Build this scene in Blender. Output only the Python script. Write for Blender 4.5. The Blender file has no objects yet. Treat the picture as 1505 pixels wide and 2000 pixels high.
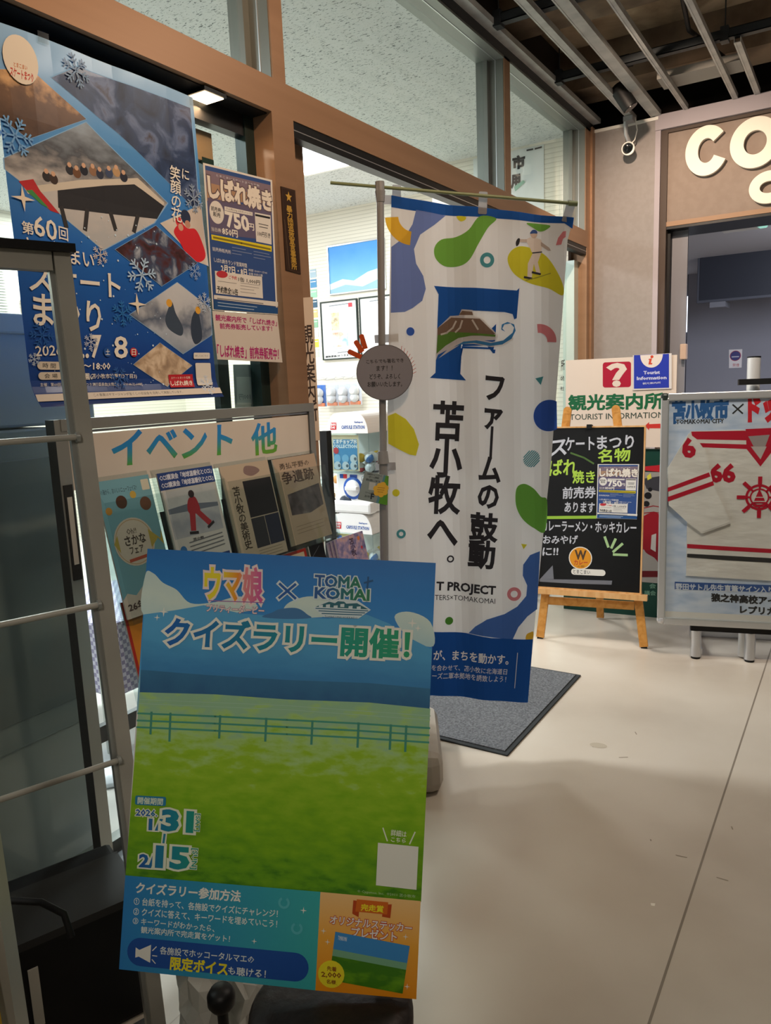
import bpy, bmesh, math, random
from mathutils import Matrix, Vector
random.seed(7)
SC = bpy.context.scene
COL = SC.collection

# ------------------------------------------------------------------ camera
CAM_LOC = (1.6840, 0.0000, 1.4000)
CAM_RIGHT = (0.847994, 0.528540, -0.039383)
CAM_UP = (-0.054677, 0.161150, 0.985414)
CAM_FWD = (-0.527178, 0.833472, -0.165554)
LENS = 1470.5170 * 36.0 / 1505.0

cd = bpy.data.cameras.new('camera'); cam = bpy.data.objects.new('camera', cd); COL.objects.link(cam)
cd.sensor_fit = 'HORIZONTAL'; cd.sensor_width = 36.0; cd.lens = LENS; cd.clip_start = .05
_m = Matrix.Identity(4)
for i in range(3):
    _m[i][0] = CAM_RIGHT[i]; _m[i][1] = CAM_UP[i]; _m[i][2] = -CAM_FWD[i]; _m[i][3] = CAM_LOC[i]
cam.matrix_world = _m
SC.camera = cam

# ------------------------------------------------------------------ exposure, world, lamps
SC.view_settings.view_transform = 'Standard'; SC.view_settings.look = 'None'
SC.view_settings.gamma = 1.0; SC.view_settings.use_curve_mapping = False
SC.view_settings.exposure = 0.18
W = bpy.data.worlds.new('world'); SC.world = W; W.use_nodes = True
W.node_tree.nodes['Background'].inputs[0].default_value = (1.0, .86, .74, 1)
W.node_tree.nodes['Background'].inputs[1].default_value = .28

def area(name, loc, aim, size, power, col, sizey=None):
    l = bpy.data.lights.new(name, 'AREA'); l.energy = power; l.color = col; l.size = size
    if sizey: l.shape = 'RECTANGLE'; l.size_y = sizey
    o = bpy.data.objects.new(name, l); COL.objects.link(o); o.location = loc
    o.rotation_euler = (Vector(aim) - Vector(loc)).to_track_quat('-Z', 'Y').to_euler(); return o
def spot(name, loc, aim, power, col, ang, blend=.5, rad=.05):
    l = bpy.data.lights.new(name, 'SPOT'); l.energy = power; l.color = col; l.spot_size = math.radians(ang)
    l.spot_blend = blend; l.shadow_soft_size = rad
    o = bpy.data.objects.new(name, l); COL.objects.link(o); o.location = loc
    o.rotation_euler = (Vector(aim) - Vector(loc)).to_track_quat('-Z', 'Y').to_euler(); return o
COOL = (.93, .97, 1.0); WARM = (1.0, .68, .44); NEUT = (1.0, .87, .74)
# shop ceiling panels (cool white)
for px, py, pw in ((-1.9, 4.85, 46), (-1.9, 2.3, 90), (-1.9, -.2, 60), (-4.2, 4.6, 60), (-4.2, 1.8, 60)):
    area('shop_panel_lamp', (px, py, 3.07), (px, py, 0), .58, pw, COOL)
# corridor ceiling lamps (warm), spot heads on the rails, and two added fill spots
spot('rail_lamp_or_fill', (.52, 3.95, 3.06), (.75, 5.56, 1.9), 150, (1.0, .76, .57), 95, .8, .03)
spot('rail_lamp_or_fill', (1.5, 2.6, 3.2), (.95, 4.6, .9), 105, NEUT, 70, .8, .05)  # added fill spot without a fixture, brightens the standing boards and banner
spot('rail_lamp_or_fill', (1.6, 1.2, 3.2), (0, 1.9, 2.2), 110, WARM, 75, .8, .06)
area('corridor_lamp_or_fill', (1.6, 2.9, 3.15), (1.45, 3.4, 0), .5, 21, NEUT)
spot('corridor_lamp_or_fill', (2.1, -1.2, 2.7), (.78, 1.15, .95), 85, NEUT, 32, .6, .25)  # added frontal fill from behind the camera, brightens the quiz poster and racks
area('corridor_lamp_or_fill', (3.2, 1.2, 3.05), (2.6, 1.6, 0), .6, 4, NEUT)
area('cafe_lamp', (1.9, 6.25, 2.2), (1.6, 7.2, .8), 1.0, 50, (.90, .92, 1.0))

# ------------------------------------------------------------------ materials
def lin(h):
    h = h.lstrip('#'); o = []
    for i in (0, 2, 4):
        c = int(h[i:i+2], 16) / 255
        o.append(c / 12.92 if c <= .04045 else ((c + .055) / 1.055) ** 2.4)
    return (*o, 1)
MC = {}
def M(h, rough=.55, metal=0.0, spec=.3, coat=0.0, trans=0.0):
    k = (h, rough, metal, spec, coat, trans)
    if k in MC: return MC[k]
    m = bpy.data.materials.new('paint_' + h.lstrip('#')); m.use_nodes = True
    b = m.node_tree.nodes['Principled BSDF']
    b.inputs['Base Color'].default_value = lin(h); b.inputs['Roughness'].default_value = rough
    b.inputs['Metallic'].default_value = metal; b.inputs['Specular IOR Level'].default_value = spec
    b.inputs['Coat Weight'].default_value = coat; b.inputs['Coat Roughness'].default_value = .12
    MC[k] = m; return m
def nodes(name):
    m = bpy.data.materials.new(name); m.use_nodes = True; nt = m.node_tree
    return m, nt, nt.nodes['Principled BSDF'], nt.nodes.new, nt.links.new
def ramp(new, stops):
    r = new('ShaderNodeValToRGB'); e = r.color_ramp.elements
    while len(e) < len(stops): e.new(.5)
    for i, (p, c) in enumerate(stops): e[i].position = p; e[i].color = lin(c)
    return r
def MNOISE(name, stops, scale=8, detail=4, rough=.6, bump=0.0, stretch=(1, 1, 1), metal=0.0, spec=.3, dist=0.0, coat=0.0):
    m, nt, b, new, ln = nodes(name)
    tc = new('ShaderNodeTexCoord'); mp = new('ShaderNodeMapping'); mp.inputs['Scale'].default_value = stretch
    n = new('ShaderNodeTexNoise'); n.inputs['Scale'].default_value = scale; n.inputs['Detail'].default_value = detail
    n.inputs['Distortion'].default_value = dist
    r = ramp(new, stops); ln(tc.outputs['Object'], mp.inputs[0]); ln(mp.outputs[0], n.inputs['Vector'])
    ln(n.outputs['Fac'], r.inputs[0]); ln(r.outputs[0], b.inputs['Base Color'])
    b.inputs['Roughness'].default_value = rough; b.inputs['Metallic'].default_value = metal
    b.inputs['Specular IOR Level'].default_value = spec; b.inputs['Coat Weight'].default_value = coat
    if bump:
        bp = new('ShaderNodeBump'); bp.inputs['Strength'].default_value = bump; bp.inputs['Distance'].default_value = .01
        ln(n.outputs['Fac'], bp.inputs['Height']); ln(bp.outputs[0], b.inputs['Normal'])
    return m
def MGRAD(name, axis, a, bb, stops, noise=0.0, nscale=6, rough=.5, spec=.3, coat=0.0, stretch=(1, 1, 1)):
    """printed colour gradient along a local axis, broken up by noise"""
    m, nt, b, new, ln = nodes(name)
    tc = new('ShaderNodeTexCoord'); sp = new('ShaderNodeSeparateXYZ'); ln(tc.outputs['Object'], sp.inputs[0])
    mr = new('ShaderNodeMapRange'); mr.inputs['From Min'].default_value = a; mr.inputs['From Max'].default_value = bb
    ln(sp.outputs['XYZ'.index(axis)], mr.inputs['Value'])
    r = ramp(new, stops); src = mr.outputs[0]
    if noise:
        mp = new('ShaderNodeMapping'); mp.inputs['Scale'].default_value = stretch; ln(tc.outputs['Object'], mp.inputs[0])
        n = new('ShaderNodeTexNoise'); n.inputs['Scale'].default_value = nscale; n.inputs['Detail'].default_value = 5
        ln(mp.outputs[0], n.inputs['Vector'])
        s1 = new('ShaderNodeMath'); s1.operation = 'SUBTRACT'; s1.inputs[1].default_value = .5; ln(n.outputs['Fac'], s1.inputs[0])
        s2 = new('ShaderNodeMath'); s2.operation = 'MULTIPLY_ADD'; s2.inputs[1].default_value = noise
        ln(s1.outputs[0], s2.inputs[0]); ln(src, s2.inputs[2]); src = s2.outputs[0]
    ln(src, r.inputs[0]); ln(r.outputs[0], b.inputs['Base Color'])
    b.inputs['Roughness'].default_value = rough; b.inputs['Specular IOR Level'].default_value = spec
    b.inputs['Coat Weight'].default_value = coat; b.inputs['Coat Roughness'].default_value = .1
    return m
def MEMIT(name, h, s):
    m, nt, b, new, ln = nodes(name)
    b.inputs['Base Color'].default_value = lin(h); b.inputs['Emission Color'].default_value = lin(h)
    b.inputs['Emission Strength'].default_value = s; return m
def MGLASS(name, tint, gloss, rough=.02):
    """thin sheet of glass / acrylic: clear, with fresnel reflection"""
    m = bpy.data.materials.new(name); m.use_nodes = True; nt = m.node_tree; nt.nodes.clear(); new = nt.nodes.new; ln = nt.links.new
    o = new('ShaderNodeOutputMaterial'); t = new('ShaderNodeBsdfTransparent'); t.inputs[0].default_value = lin(tint)
    g = new('ShaderNodeBsdfGlossy'); g.inputs['Roughness'].default_value = rough; g.inputs[0].default_value = (1, 1, 1, 1)
    f = new('ShaderNodeLayerWeight'); f.inputs[0].default_value = .5
    p = new('ShaderNodeMath'); p.operation = 'POWER'; p.inputs[1].default_value = 4.5; ln(f.outputs['Facing'], p.inputs[0])
    k = new('ShaderNodeMath'); k.operation = 'MULTIPLY_ADD'; k.inputs[1].default_value = .5 * gloss; k.inputs[2].default_value = .025 * gloss; ln(p.outputs[0], k.inputs[0])
    x = new('ShaderNodeMixShader'); ln(k.outputs[0], x.inputs[0]); ln(t.outputs[0], x.inputs[1]); ln(g.outputs[0], x.inputs[2])
    ln(x.outputs[0], o.inputs[0]); return m
def MCLOTH(h, back=.35, rough=.8):
    """thin woven cloth print that lets some light through"""
    k = ('cloth', h, back)
    if k in MC: return MC[k]
    m = bpy.data.materials.new('cloth_' + h.lstrip('#')); m.use_nodes = True; nt = m.node_tree; new = nt.nodes.new; ln = nt.links.new
    b = nt.nodes['Principled BSDF']; b.inputs['Base Color'].default_value = lin(h); b.inputs['Roughness'].default_value = rough
    b.inputs['Specular IOR Level'].default_value = .2
    t = new('ShaderNodeBsdfTranslucent'); t.inputs[0].default_value = lin(h)
    x = new('ShaderNodeMixShader'); x.inputs[0].default_value = back
    ln(b.outputs[0], x.inputs[1]); ln(t.outputs[0], x.inputs[2]); ln(x.outputs[0], nt.nodes['Material Output'].inputs[0])
    MC[k] = m; return m
def mt(c): return M(c) if isinstance(c, str) else c

# ------------------------------------------------------------------ frames of the flat things (origin, right, up)
FR = {
    'W': ((0.00000, 0.00000, 0.00000), (0.00000, 1.00000, 0.00000), (0.00000, 0.00000, 1.00000)),
    'G': ((-0.01000, 0.00000, 0.00000), (0.00000, 1.00000, 0.00000), (0.00000, 0.00000, 1.00000)),
    'I': ((-0.14000, 0.00000, 0.00000), (0.00000, 1.00000, 0.00000), (0.00000, 0.00000, 1.00000)),
    'F': ((0.00000, 5.56000, 0.00000), (1.00000, 0.00000, 0.00000), (0.00000, 0.00000, 1.00000)),
    'stile': ((-0.06800, 0.00000, 0.00000), (0.00000, 1.00000, 0.00000), (0.00000, 0.00000, 1.00000)),
    'C': ((0.00000, 6.30000, 0.00000), (1.00000, 0.00000, 0.00000), (0.00000, 0.00000, 1.00000)),
    'E': ((0.00000, 5.60000, 0.00000), (1.00000, 0.00000, 0.00000), (0.00000, 0.00000, 1.00000)),
    'R': ((0.00000, 9.20000, 0.00000), (1.00000, 0.00000, 0.00000), (0.00000, 0.00000, 1.00000)),
    'front': ((0.64825, 0.71688, 0.42198), (0.89302, 0.44497, -0.06726), (-0.04362, 0.23434, 0.97118)),
    'banner': ((0.25983, 2.29522, 1.42290), (0.85717, 0.51504, 0.00000), (0.00000, 0.00000, 1.00000)),
    'pole': ((0.27528, 2.26950, 1.42290), (0.85717, 0.51504, 0.00000), (0.00000, 0.00000, 1.00000)),
    'chalk': ((0.80700, 3.83300, 0.00000), (0.98769, 0.15643, 0.00000), (-0.02177, 0.13746, 0.99027)),
    'jersey': ((1.05000, 3.80000, 0.00000), (0.96593, 0.25882, 0.00000), (-0.01129, 0.04213, 0.99905)),
    'info': ((0.25600, 4.36000, 0.00000), (0.99619, 0.08716, 0.00000), (0.00000, 0.00000, 1.00000)),
    'rack': ((0.03000, 0.00000, 0.00000), (0.00000, 1.00000, 0.00000), (0.00000, 0.00000, 1.00000)),
    'pock': ((0.16000, 0.00000, 0.90000), (0.00000, 1.00000, 0.00000), (-0.20791, 0.00000, 0.97815)),
    'pock2': ((0.21000, 0.00000, 0.60000), (0.00000, 1.00000, 0.00000), (-0.20791, 0.00000, 0.97815)),
    'stand': ((0.53800, 0.85500, 0.00000), (0.34014, 0.94038, 0.00000), (0.00000, 0.00000, 1.00000)),
    'caps': ((0.00000, 3.35000, 0.00000), (1.00000, 0.00000, 0.00000), (0.00000, 0.00000, 1.00000)),
    'fl': ((0.00000, 0.00000, 0.00000), (1.00000, 0.00000, 0.00000), (0.00000, 1.00000, 0.00000)),
    'ci': ((0.00000, 0.00000, 3.10000), (1.00000, 0.00000, 0.00000), (0.00000, 1.00000, 0.00000)),
    'co': ((0.00000, 0.00000, 3.25000), (1.00000, 0.00000, 0.00000), (0.00000, 1.00000, 0.00000)),
}

def frame(name, dn=0.0):
    O, u, v = (Vector(q) for q in FR[name]); n = u.cross(v); O = O + n * dn
    m = Matrix.Identity(4)
    for i in range(3): m[i][0] = u[i]; m[i][1] = v[i]; m[i][2] = n[i]; m[i][3] = O[i]
    return m

# ------------------------------------------------------------------ mesh builder
GL = {}
def glyphs(body, bold, vert, res):
    k = (body, bold, vert, res)
    if k in GL: return GL[k]
    cu = bpy.data.curves.new('tmp', 'FONT'); cu.size = 1; cu.resolution_u = res
    cu.body = '\n'.join(body.replace('ー', '｜')) if vert else body
    cu.space_line = .92; cu.align_x = 'CENTER' if vert else 'LEFT'
    cu.fill_mode = 'BOTH'
    o = bpy.data.objects.new('tmp', cu); COL.objects.link(o)
    def grab(bev):
        cu.bevel_depth = bev; cu.bevel_resolution = 0
        ev = o.evaluated_get(bpy.context.evaluated_depsgraph_get()); me = ev.to_mesh()
        co = [v.co.copy() for v in me.vertices]
        if bev: fs = [tuple(p.vertices) for p in me.polygons if p.normal.z > .05]
        else: fs = [tuple(p.vertices) for p in me.polygons]
        ev.to_mesh_clear(); return co, fs
    co, _ = grab(0.0)
    bb = (min(c.x for c in co), max(c.x for c in co), min(c.y for c in co), max(c.y for c in co))
    co, fs = grab(bold)
    bpy.data.objects.remove(o); bpy.data.curves.remove(cu)
    used = sorted({i for f in fs for i in f}); mp = {a: b for b, a in enumerate(used)}
    zs = bold if bold else 1
    r = ([(co[i].x, co[i].y, co[i].z / zs) for i in used], [tuple(mp[i] for i in f) for f in fs], bb)
    GL[k] = r; return r

class MB:
    def __init__(s): s.v = []; s.f = []; s.m = []; s.sm = []; s.mats = []; s.lay = 0
    def mi(s, c):
        c = mt(c)
        if c not in s.mats: s.mats.append(c)
        return s.mats.index(c)
    def add(s, vs, fs, c, smooth=False):
        b = len(s.v); s.v += [tuple(q) for q in vs]; i = s.mi(c)
        for f in fs: s.f.append(tuple(b + k for k in f)); s.m.append(i); s.sm.append(smooth)
    # --- solids
    def box(s, lo, hi, c, rot=None, bev=0):
        x0, y0, z0 = lo; x1, y1, z1 = hi
        if bev:
            bm = bmesh.new(); bmesh.ops.create_cube(bm, size=1)
            for v in bm.verts: v.co = Vector(((x0 + x1) / 2 + v.co.x * (x1 - x0), (y0 + y1) / 2 + v.co.y * (y1 - y0), (z0 + z1) / 2 + v.co.z * (z1 - z0)))
            bmesh.ops.bevel(bm, geom=bm.edges[:], offset=bev, segments=2, affect='EDGES', profile=.5)
            vs = [v.co.copy() for v in bm.verts]; bm.verts.index_update(); fs = [[v.index for v in f.verts] for f in bm.faces]; bm.free()
        else:
            vs = [Vector(q) for q in ((x0, y0, z0), (x1, y0, z0), (x1, y1, z0), (x0, y1, z0), (x0, y0, z1), (x1, y0, z1), (x1, y1, z1), (x0, y1, z1))]
            fs = [(0, 3, 2, 1), (4, 5, 6, 7), (0, 1, 5, 4), (1, 2, 6, 5), (2, 3, 7, 6), (3, 0, 4, 7)]
        if rot: vs = [rot @ v for v in vs]
        s.add(vs, fs, c); return s
    def bar(s, a, b, w, h, c, up=(0, 0, 1)):
        """rectangular bar from a to b: w across, h along 'up'"""
        a = Vector(a); b = Vector(b); d = (b - a).normalized(); up = Vector(up)
        x = d.cross(up).normalized(); y = x.cross(d).normalized()
        q = [(-1, -1), (1, -1), (1, 1), (-1, 1)]
        vs = [p + x * (i * w / 2) + y * (j * h / 2) for p in (a, b) for i, j in q]
        s.add(vs, [(0, 1, 2, 3), (7, 6, 5, 4), (0, 4, 5, 1), (1, 5, 6, 2), (2, 6, 7, 3), (3, 7, 4, 0)], c); return s
    def tube(s, pts, r, c, n=14, cap=True):
        pts = [Vector(p) for p in pts]; rr = r if isinstance(r, (list, tuple)) else [r] * len(pts)
        vs = []; fs = []
        d0 = (pts[1] - pts[0]).normalized(); x = d0.orthogonal().normalized()
        for i, p in enumerate(pts):
            d = (pts[min(i + 1, len(pts) - 1)] - pts[max(i - 1, 0)]).normalized()
            x = (x - d * x.dot(d)).normalized(); y = d.cross(x)
            vs += [p + (x * math.cos(t * 2 * math.pi / n) + y * math.sin(t * 2 * math.pi / n)) * rr[i] for t in range(n)]
        for i in range(len(pts) - 1):
            for t in range(n):
                fs.append((i * n + t, i * n + (t + 1) % n, (i + 1) * n + (t + 1) % n, (i + 1) * n + t))
        s.add(vs, fs, c, True)
        if cap: s.add(vs, [tuple(range(n - 1, -1, -1)), tuple(range((len(pts) - 1) * n, len(pts) * n))], c)
        return s
    def lathe(s, prof, c, o=(0, 0, 0), n=28, ax=None):
        o = Vector(o); vs = []; fs = []
        for r, z in prof:
            for t in range(n):
                q = Vector((r * math.cos(t * 2 * math.pi / n), r * math.sin(t * 2 * math.pi / n), z))
                vs.append(o + (ax @ q if ax else q))
        for i in range(len(prof) - 1):
            for t in range(n): fs.append((i * n + t, i * n + (t + 1) % n, (i + 1) * n + (t + 1) % n, (i + 1) * n + t))
        s.add(vs, fs, c, True)
        s.add(vs, [tuple(range(n - 1, -1, -1)), tuple(range((len(prof) - 1) * n, len(prof) * n))], c); return s
    def prism(s, pts, z0, z1, c, side=None):
        n = len(pts); vs = [(x, y, z0) for x, y in pts] + [(x, y, z1) for x, y in pts]
        s.add(vs, [tuple(range(n - 1, -1, -1))], c); s.add(vs, [tuple(range(n, 2 * n))], c)
        s.add(vs, [(i, (i + 1) % n, n + (i + 1) % n, n + i) for i in range(n)], side or c); return s
    # --- prints: every call lies one hair above the one before
    def z(s): s.lay += 1; return s.z0 + s.lay * s.dz
    z0 = 0.0; dz = .00005
    def up(s, z0, dz=.00022): s.z0 = z0; s.dz = dz * .22; s.lay = 0; return s
    def poly(s, c, pts):
        z = s.z(); a = sum(pts[i][0] * pts[(i + 1) % len(pts)][1] - pts[(i + 1) % len(pts)][0] * pts[i][1] for i in range(len(pts)))
        p = pts if a > 0 else pts[::-1]
        s.add([(x, y, z) for x, y in p], [tuple(range(len(p)))], c); return s
    def smooth(s, c, pts, k=5):
        """closed Catmull-Rom outline through pts"""
        o = []; n = len(pts)
        for i in range(n):
            p0, p1, p2, p3 = (Vector(pts[(i + j) % n]) for j in (-1, 0, 1, 2))
            for t in range(k):
                t /= k
                q = .5 * (2 * p1 + (p2 - p0) * t + (2 * p0 - 5 * p1 + 4 * p2 - p3) * t * t + (3 * p1 - p0 - 3 * p2 + p3) * t ** 3)
                o.append((q.x, q.y))
        return s.poly(c, o)
    def ell(s, c, q, n=28, a0=0, a1=360):
        """ellipse: centre, a point on its right, a point below"""
        o, r, d = (Vector(p) for p in q); r = r - o; d = o - d
        return s.poly(c, [tuple(o + r * math.cos(t) + d * math.sin(t)) for t in (math.radians(a0 + (a1 - a0) * i / n) for i in range(n + (a1 - a0 < 360)))])
    def disc(s, c, o, r, n=20): return s.poly(c, [(o[0] + r * math.cos(2 * math.pi * i / n), o[1] + r * math.sin(2 * math.pi * i / n)) for i in range(n)])
    def arc(s, c, o, r0, r1, a0=0, a1=360, n=28):
        z = s.z(); vs = []
        for i in range(n + 1):
            t = math.radians(a0 + (a1 - a0) * i / n)
            vs += [(o[0] + r0 * math.cos(t), o[1] + r0 * math.sin(t), z), (o[0] + r1 * math.cos(t), o[1] + r1 * math.sin(t), z)]
        s.add(vs, [(2 * i, 2 * i + 1, 2 * i + 3, 2 * i + 2) for i in range(n)], c); return s
    def ln(s, c, pts, w):
        z = s.z()
        for a, b in zip(pts, pts[1:]):
            a = Vector(a); b = Vector(b); d = (b - a).normalized() * w / 2; p = Vector((-d.y, d.x))
            s.add([(*(a - p - d), z), (*(b - p + d), z), (*(b + p + d), z), (*(a + p - d), z)], [(0, 1, 2, 3)], c)
        return s
    def rr(s, c, q, r=.5):
        """rounded box from top-left, top-right, bottom-left; r = share of its height"""
        a, b, d = (Vector(p) for p in q); u = b - a; v = d - a; h = v.length; R = r * h; u1 = u.normalized(); v1 = v / h; o = []
        for cx, cy, t0 in ((R, R, 180), (u.length - R, R, 270), (u.length - R, h - R, 0), (R, h - R, 90)):
            for i in range(7):
                t = math.radians(t0 + 15 * i); o.append(tuple(a + u1 * (cx + R * math.cos(t)) + v1 * (cy + R * math.sin(t))))
        return s.poly(c, o)
    def T(s, body, c, q, bold=0.0, vert=False, outline=None, ow=.06, res=2):
        """lettering fitted into the parallelogram top-left, top-right, bottom-left"""
        a, b, d = (Vector(p) for p in q)
        for col, bo in (([(outline, bold + ow)] if outline else []) + [(c, bold)]):
            co, fs, bb = glyphs(body, bo, vert, res); z = s.z()
            sx = 1 / max(bb[1] - bb[0], 1e-6); sy = 1 / max(bb[3] - bb[2], 1e-6); vs = []
            for x, y, k in co:
                p = a + (b - a) * ((x - bb[0]) * sx) + (d - a) * ((bb[3] - y) * sy); vs.append((p.x, p.y, z + k * s.dz * .4))
            s.add(vs, fs, col)
        return s
    def flake(s, c, o, r, w, rot=0):
        z = s.z()
        def seg(a, b):
            d = (b - a).normalized() * w / 2; p = Vector((-d.y, d.x))
            s.add([(*(a - p), z), (*(b - p), z), (*(b + p), z), (*(a + p), z)], [(0, 1, 2, 3)], c)
        o = Vector(o)
        for k in range(6):
            t = math.radians(60 * k + rot); d = Vector((math.cos(t), math.sin(t))); seg(o, o + d * r)
            for f in (.45, .7):
                for sg in (-1, 1):
                    e = Vector((math.cos(t + sg * .9), math.sin(t + sg * .9))); seg(o + d * r * f, o + d * r * f + e * r * .32)
        return s
    def star4(s, c, o, r):
        return s.poly(c, [(o[0] + (r if i % 2 == 0 else r * .22) * math.cos(i * math.pi / 4), o[1] + (r if i % 2 == 0 else r * .22) * math.sin(i * math.pi / 4)) for i in range(8)])
    def star5(s, c, o, r):
        return s.poly(c, [(o[0] + (r if i % 2 == 0 else r * .42) * math.sin(i * math.pi / 5), o[1] + (r if i % 2 == 0 else r * .42) * math.cos(i * math.pi / 5)) for i in range(10)])
    # --- finish
    def obj(s, name, parent=None, mw=None):
        me = bpy.data.meshes.new(name); me.from_pydata(s.v, [], s.f)
        for m in s.mats: me.materials.append(m)
        me.polygons.foreach_set('material_index', s.m); me.polygons.foreach_set('use_smooth', s.sm); me.update()
        o = bpy.data.objects.new(name, me); COL.objects.link(o)
        if parent: o.parent = parent
        if mw is not None: o.matrix_world = mw if not parent else o.matrix_world
        return o
def tag(o, label, cat, group=None, kind=None):
    if label: o['label'] = label
    if cat: o['category'] = cat
    if group: o['group'] = group
    if kind: o['kind'] = kind
    return o
def thing(name, label, cat, mw=None, loc=None, rz=0, group=None):
    o = bpy.data.objects.new(name, None); COL.objects.link(o); o.empty_display_size = .05
    if mw is not None: o.matrix_world = mw
    elif loc is not None: o.location = loc; o.rotation_euler = (0, 0, rz)
    return tag(o, label, cat, group)
def struct(name, mb, mw=None): return tag(mb.obj(name, mw=mw), None, None, kind='structure')
def copy_thing(o, label=None):
    c = o.copy(); COL.objects.link(c)
    if label: c['label'] = label
    for ch in list(o.children):
        d = ch.copy(); COL.objects.link(d); d.parent = c
        for g in list(ch.children):
            e = g.copy(); COL.objects.link(e); e.parent = d
    return c

# ================================================================== THE SETTING
m_floor = MNOISE('vinyl_floor', [(.3, '#b9ad9d'), (.5, '#c6bbab'), (.7, '#cdc3b4')], 1.6, 6, .32, .01, spec=.4)
m_shopfloor = MNOISE('shop_floor', [(.3, '#bdbbb6'), (.7, '#d2d0cb')], 3, 5, .35)
m_bronze = MNOISE('bronze_metal', [(.3, '#94745a'), (.7, '#9c7b60')], 2, 3, .42, stretch=(.3, .3, 14), metal=.3)
m_alu = M('#7f827e', .38, .45); m_alu2 = M('#a9aca9', .35, .7); m_silver = M('#c4c6ca', .3, .8); m_dark = M('#17191b', .4, .1)
m_greenblack = M('#20302f', .3, .2); m_white = M('#e9e6df', .5); m_black = M('#0b0b0c', .55); m_rubber = M('#050505', .7)
m_grey = M('#77797b', .5); m_glass = MGLASS('window_glass', '#f2f7f5', .8); m_acryl = MGLASS('acrylic', '#eef3f3', 1.2, .04)
m_pillar = MNOISE('grey_paint', [(.4, '#8d8784'), (.6, '#918b88')], 30, 3, .75)
m_wood = MNOISE('light_wood', [(.25, '#a9702c'), (.5, '#c48a42'), (.75, '#d09a55')], 5, 5, .45, stretch=(6, 6, .6), dist=.6)
m_wood2 = MNOISE('light_wood_frame', [(.25, '#c08a50'), (.5, '#d3a46c'), (.8, '#dcb487')], 7, 5, .45, stretch=(5, 1, 5), dist=.4)

f = MB(); f.add([(-.12, -4, 0), (7, -4, 0), (7, 10, 0), (-.12, 10, 0)], [(0, 1, 2, 3)], m_floor)
f.add([(-7, -4, 0), (-.12, -4, 0), (-.12, 10, 0), (-7, 10, 0)], [(0, 1, 2, 3)], m_shopfloor)
f.up(.0002).ln('#857a6c', [(1.365, -4), (1.365, 5.56)], .006); f.ln('#b1a696', [(.44, -4), (.44, 2.2)], .002)
for q in [(0.8944,2.7013),(0.9939,2.8841),(1.2123,2.1849),(1.4412,2.0908),(1.3232,2.1447),(1.0196,2.6666),(1.4190,2.3577)]: f.ln('#8f8371', [q, (q[0] + random.uniform(-.03, .03), q[1] + random.uniform(-.02, .02))], .004)
f.ell('#b3a794', [(0.8984,2.7081),(0.9299,2.7151),(0.9043,2.6878)]); f.poly('#efe9dc', [(1.2783,1.8948),(1.2894,1.8987),(1.2905,1.8878),(1.2818,1.8852)])
struct('floor', f)

# --- glass partition: bronze beam, posts, upper windows
YP0, YP1 = 2.064, [(0,2.177,2.282)][0][1]; YM0, YM1 = 4.06, 4.20; YE = 5.43; ZB, ZT, ZW = 2.298, 2.404, 3.08
b = MB(); b.box((-.13, -2, ZB), (0, 5.56, ZT), m_bronze); b.box((-.10, -2, ZB - .004), (-.02, YP0, ZB), m_dark); struct('trim_1', b)
b = MB(); b.box((-.13, YP0, 0), (0, YP1, ZB), m_bronze); struct('trim_2', b)
b = MB(); b.box((-.115, YP1 - .05, .01), (-.07, [(-0.07,2.313,1.790)][0][1], ZB - .012), m_bronze); struct('trim_17', b)
ym = [q[1] for q in [(0,2.083,2.484),(0,2.147,2.505),(0,4.001,2.851),(2.22e-16,4.078,2.872)]]
for i, (y0, y1) in enumerate(((ym[0], ym[1]), (ym[2], ym[3]), (5.40, 5.56))):
    b = MB(); b.box((-.085, y0, ZT), (0, y1, ZW), m_bronze); b.box((-.085, y0 - .002, ZT), (-.006, y0, ZW), m_alu)
    b.box((-.15, y0 - .03, ZT), (-.085, y1, ZW), m_alu); b.box((-.052, y0 - .004, ZT), (-.047, y0 - .002, ZW), m_silver); struct('trim_%d' % (i + 3), b)
b = MB(); b.box((-.15, -2, ZW - .012), (0, 5.56, ZW + .06), m_alu); b.box((-.052, -2, ZW - .014), (-.047, 5.4, ZW - .012), m_silver)
b.box((-.02, -2, ZW + .0), (.004, 5.56, ZW + .045), m_dark); struct('trim_6', b)
ys = [-2, ym[0], ym[2], 5.40]; yl = [-2, ym[1], ym[3]]
for i in range(3):
    b = MB(); b.box((-.112, yl[i], ZT), (-.106, ys[i + 1], ZW), m_glass); struct('window_%d' % (i + 1), b)
# lower fixed pane on the left, with dark gasket, and the sill
b = MB(); b.box((-.112, -2, .10), (-.106, YP0 - .02, ZB - .06), m_glass); struct('window_4', b)
b = MB(); b.box((-.125, YP0 - .045, .1), (-.08, YP0, ZB), m_greenblack); b.box((-.125, -2, ZB - .07), (-.085, YP0, ZB), m_dark)
b.box((-.155, YP0 - .20, .1), (-.128, YP0 - .15, ZB - .16), m_greenblack); b.box((-.155, -2, ZB - .17), (-.13, YP0 - .15, ZB - .08), m_bronze); struct('trim_7', b)
b = MB(); b.box((-.15, -2, 0), (-.02, YP0, .09), M('#5d6063', .4, .5)); b.box((-.135, -2, .09), (-.095, YP0, .12), m_alu); struct('trim_8', b)
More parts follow.
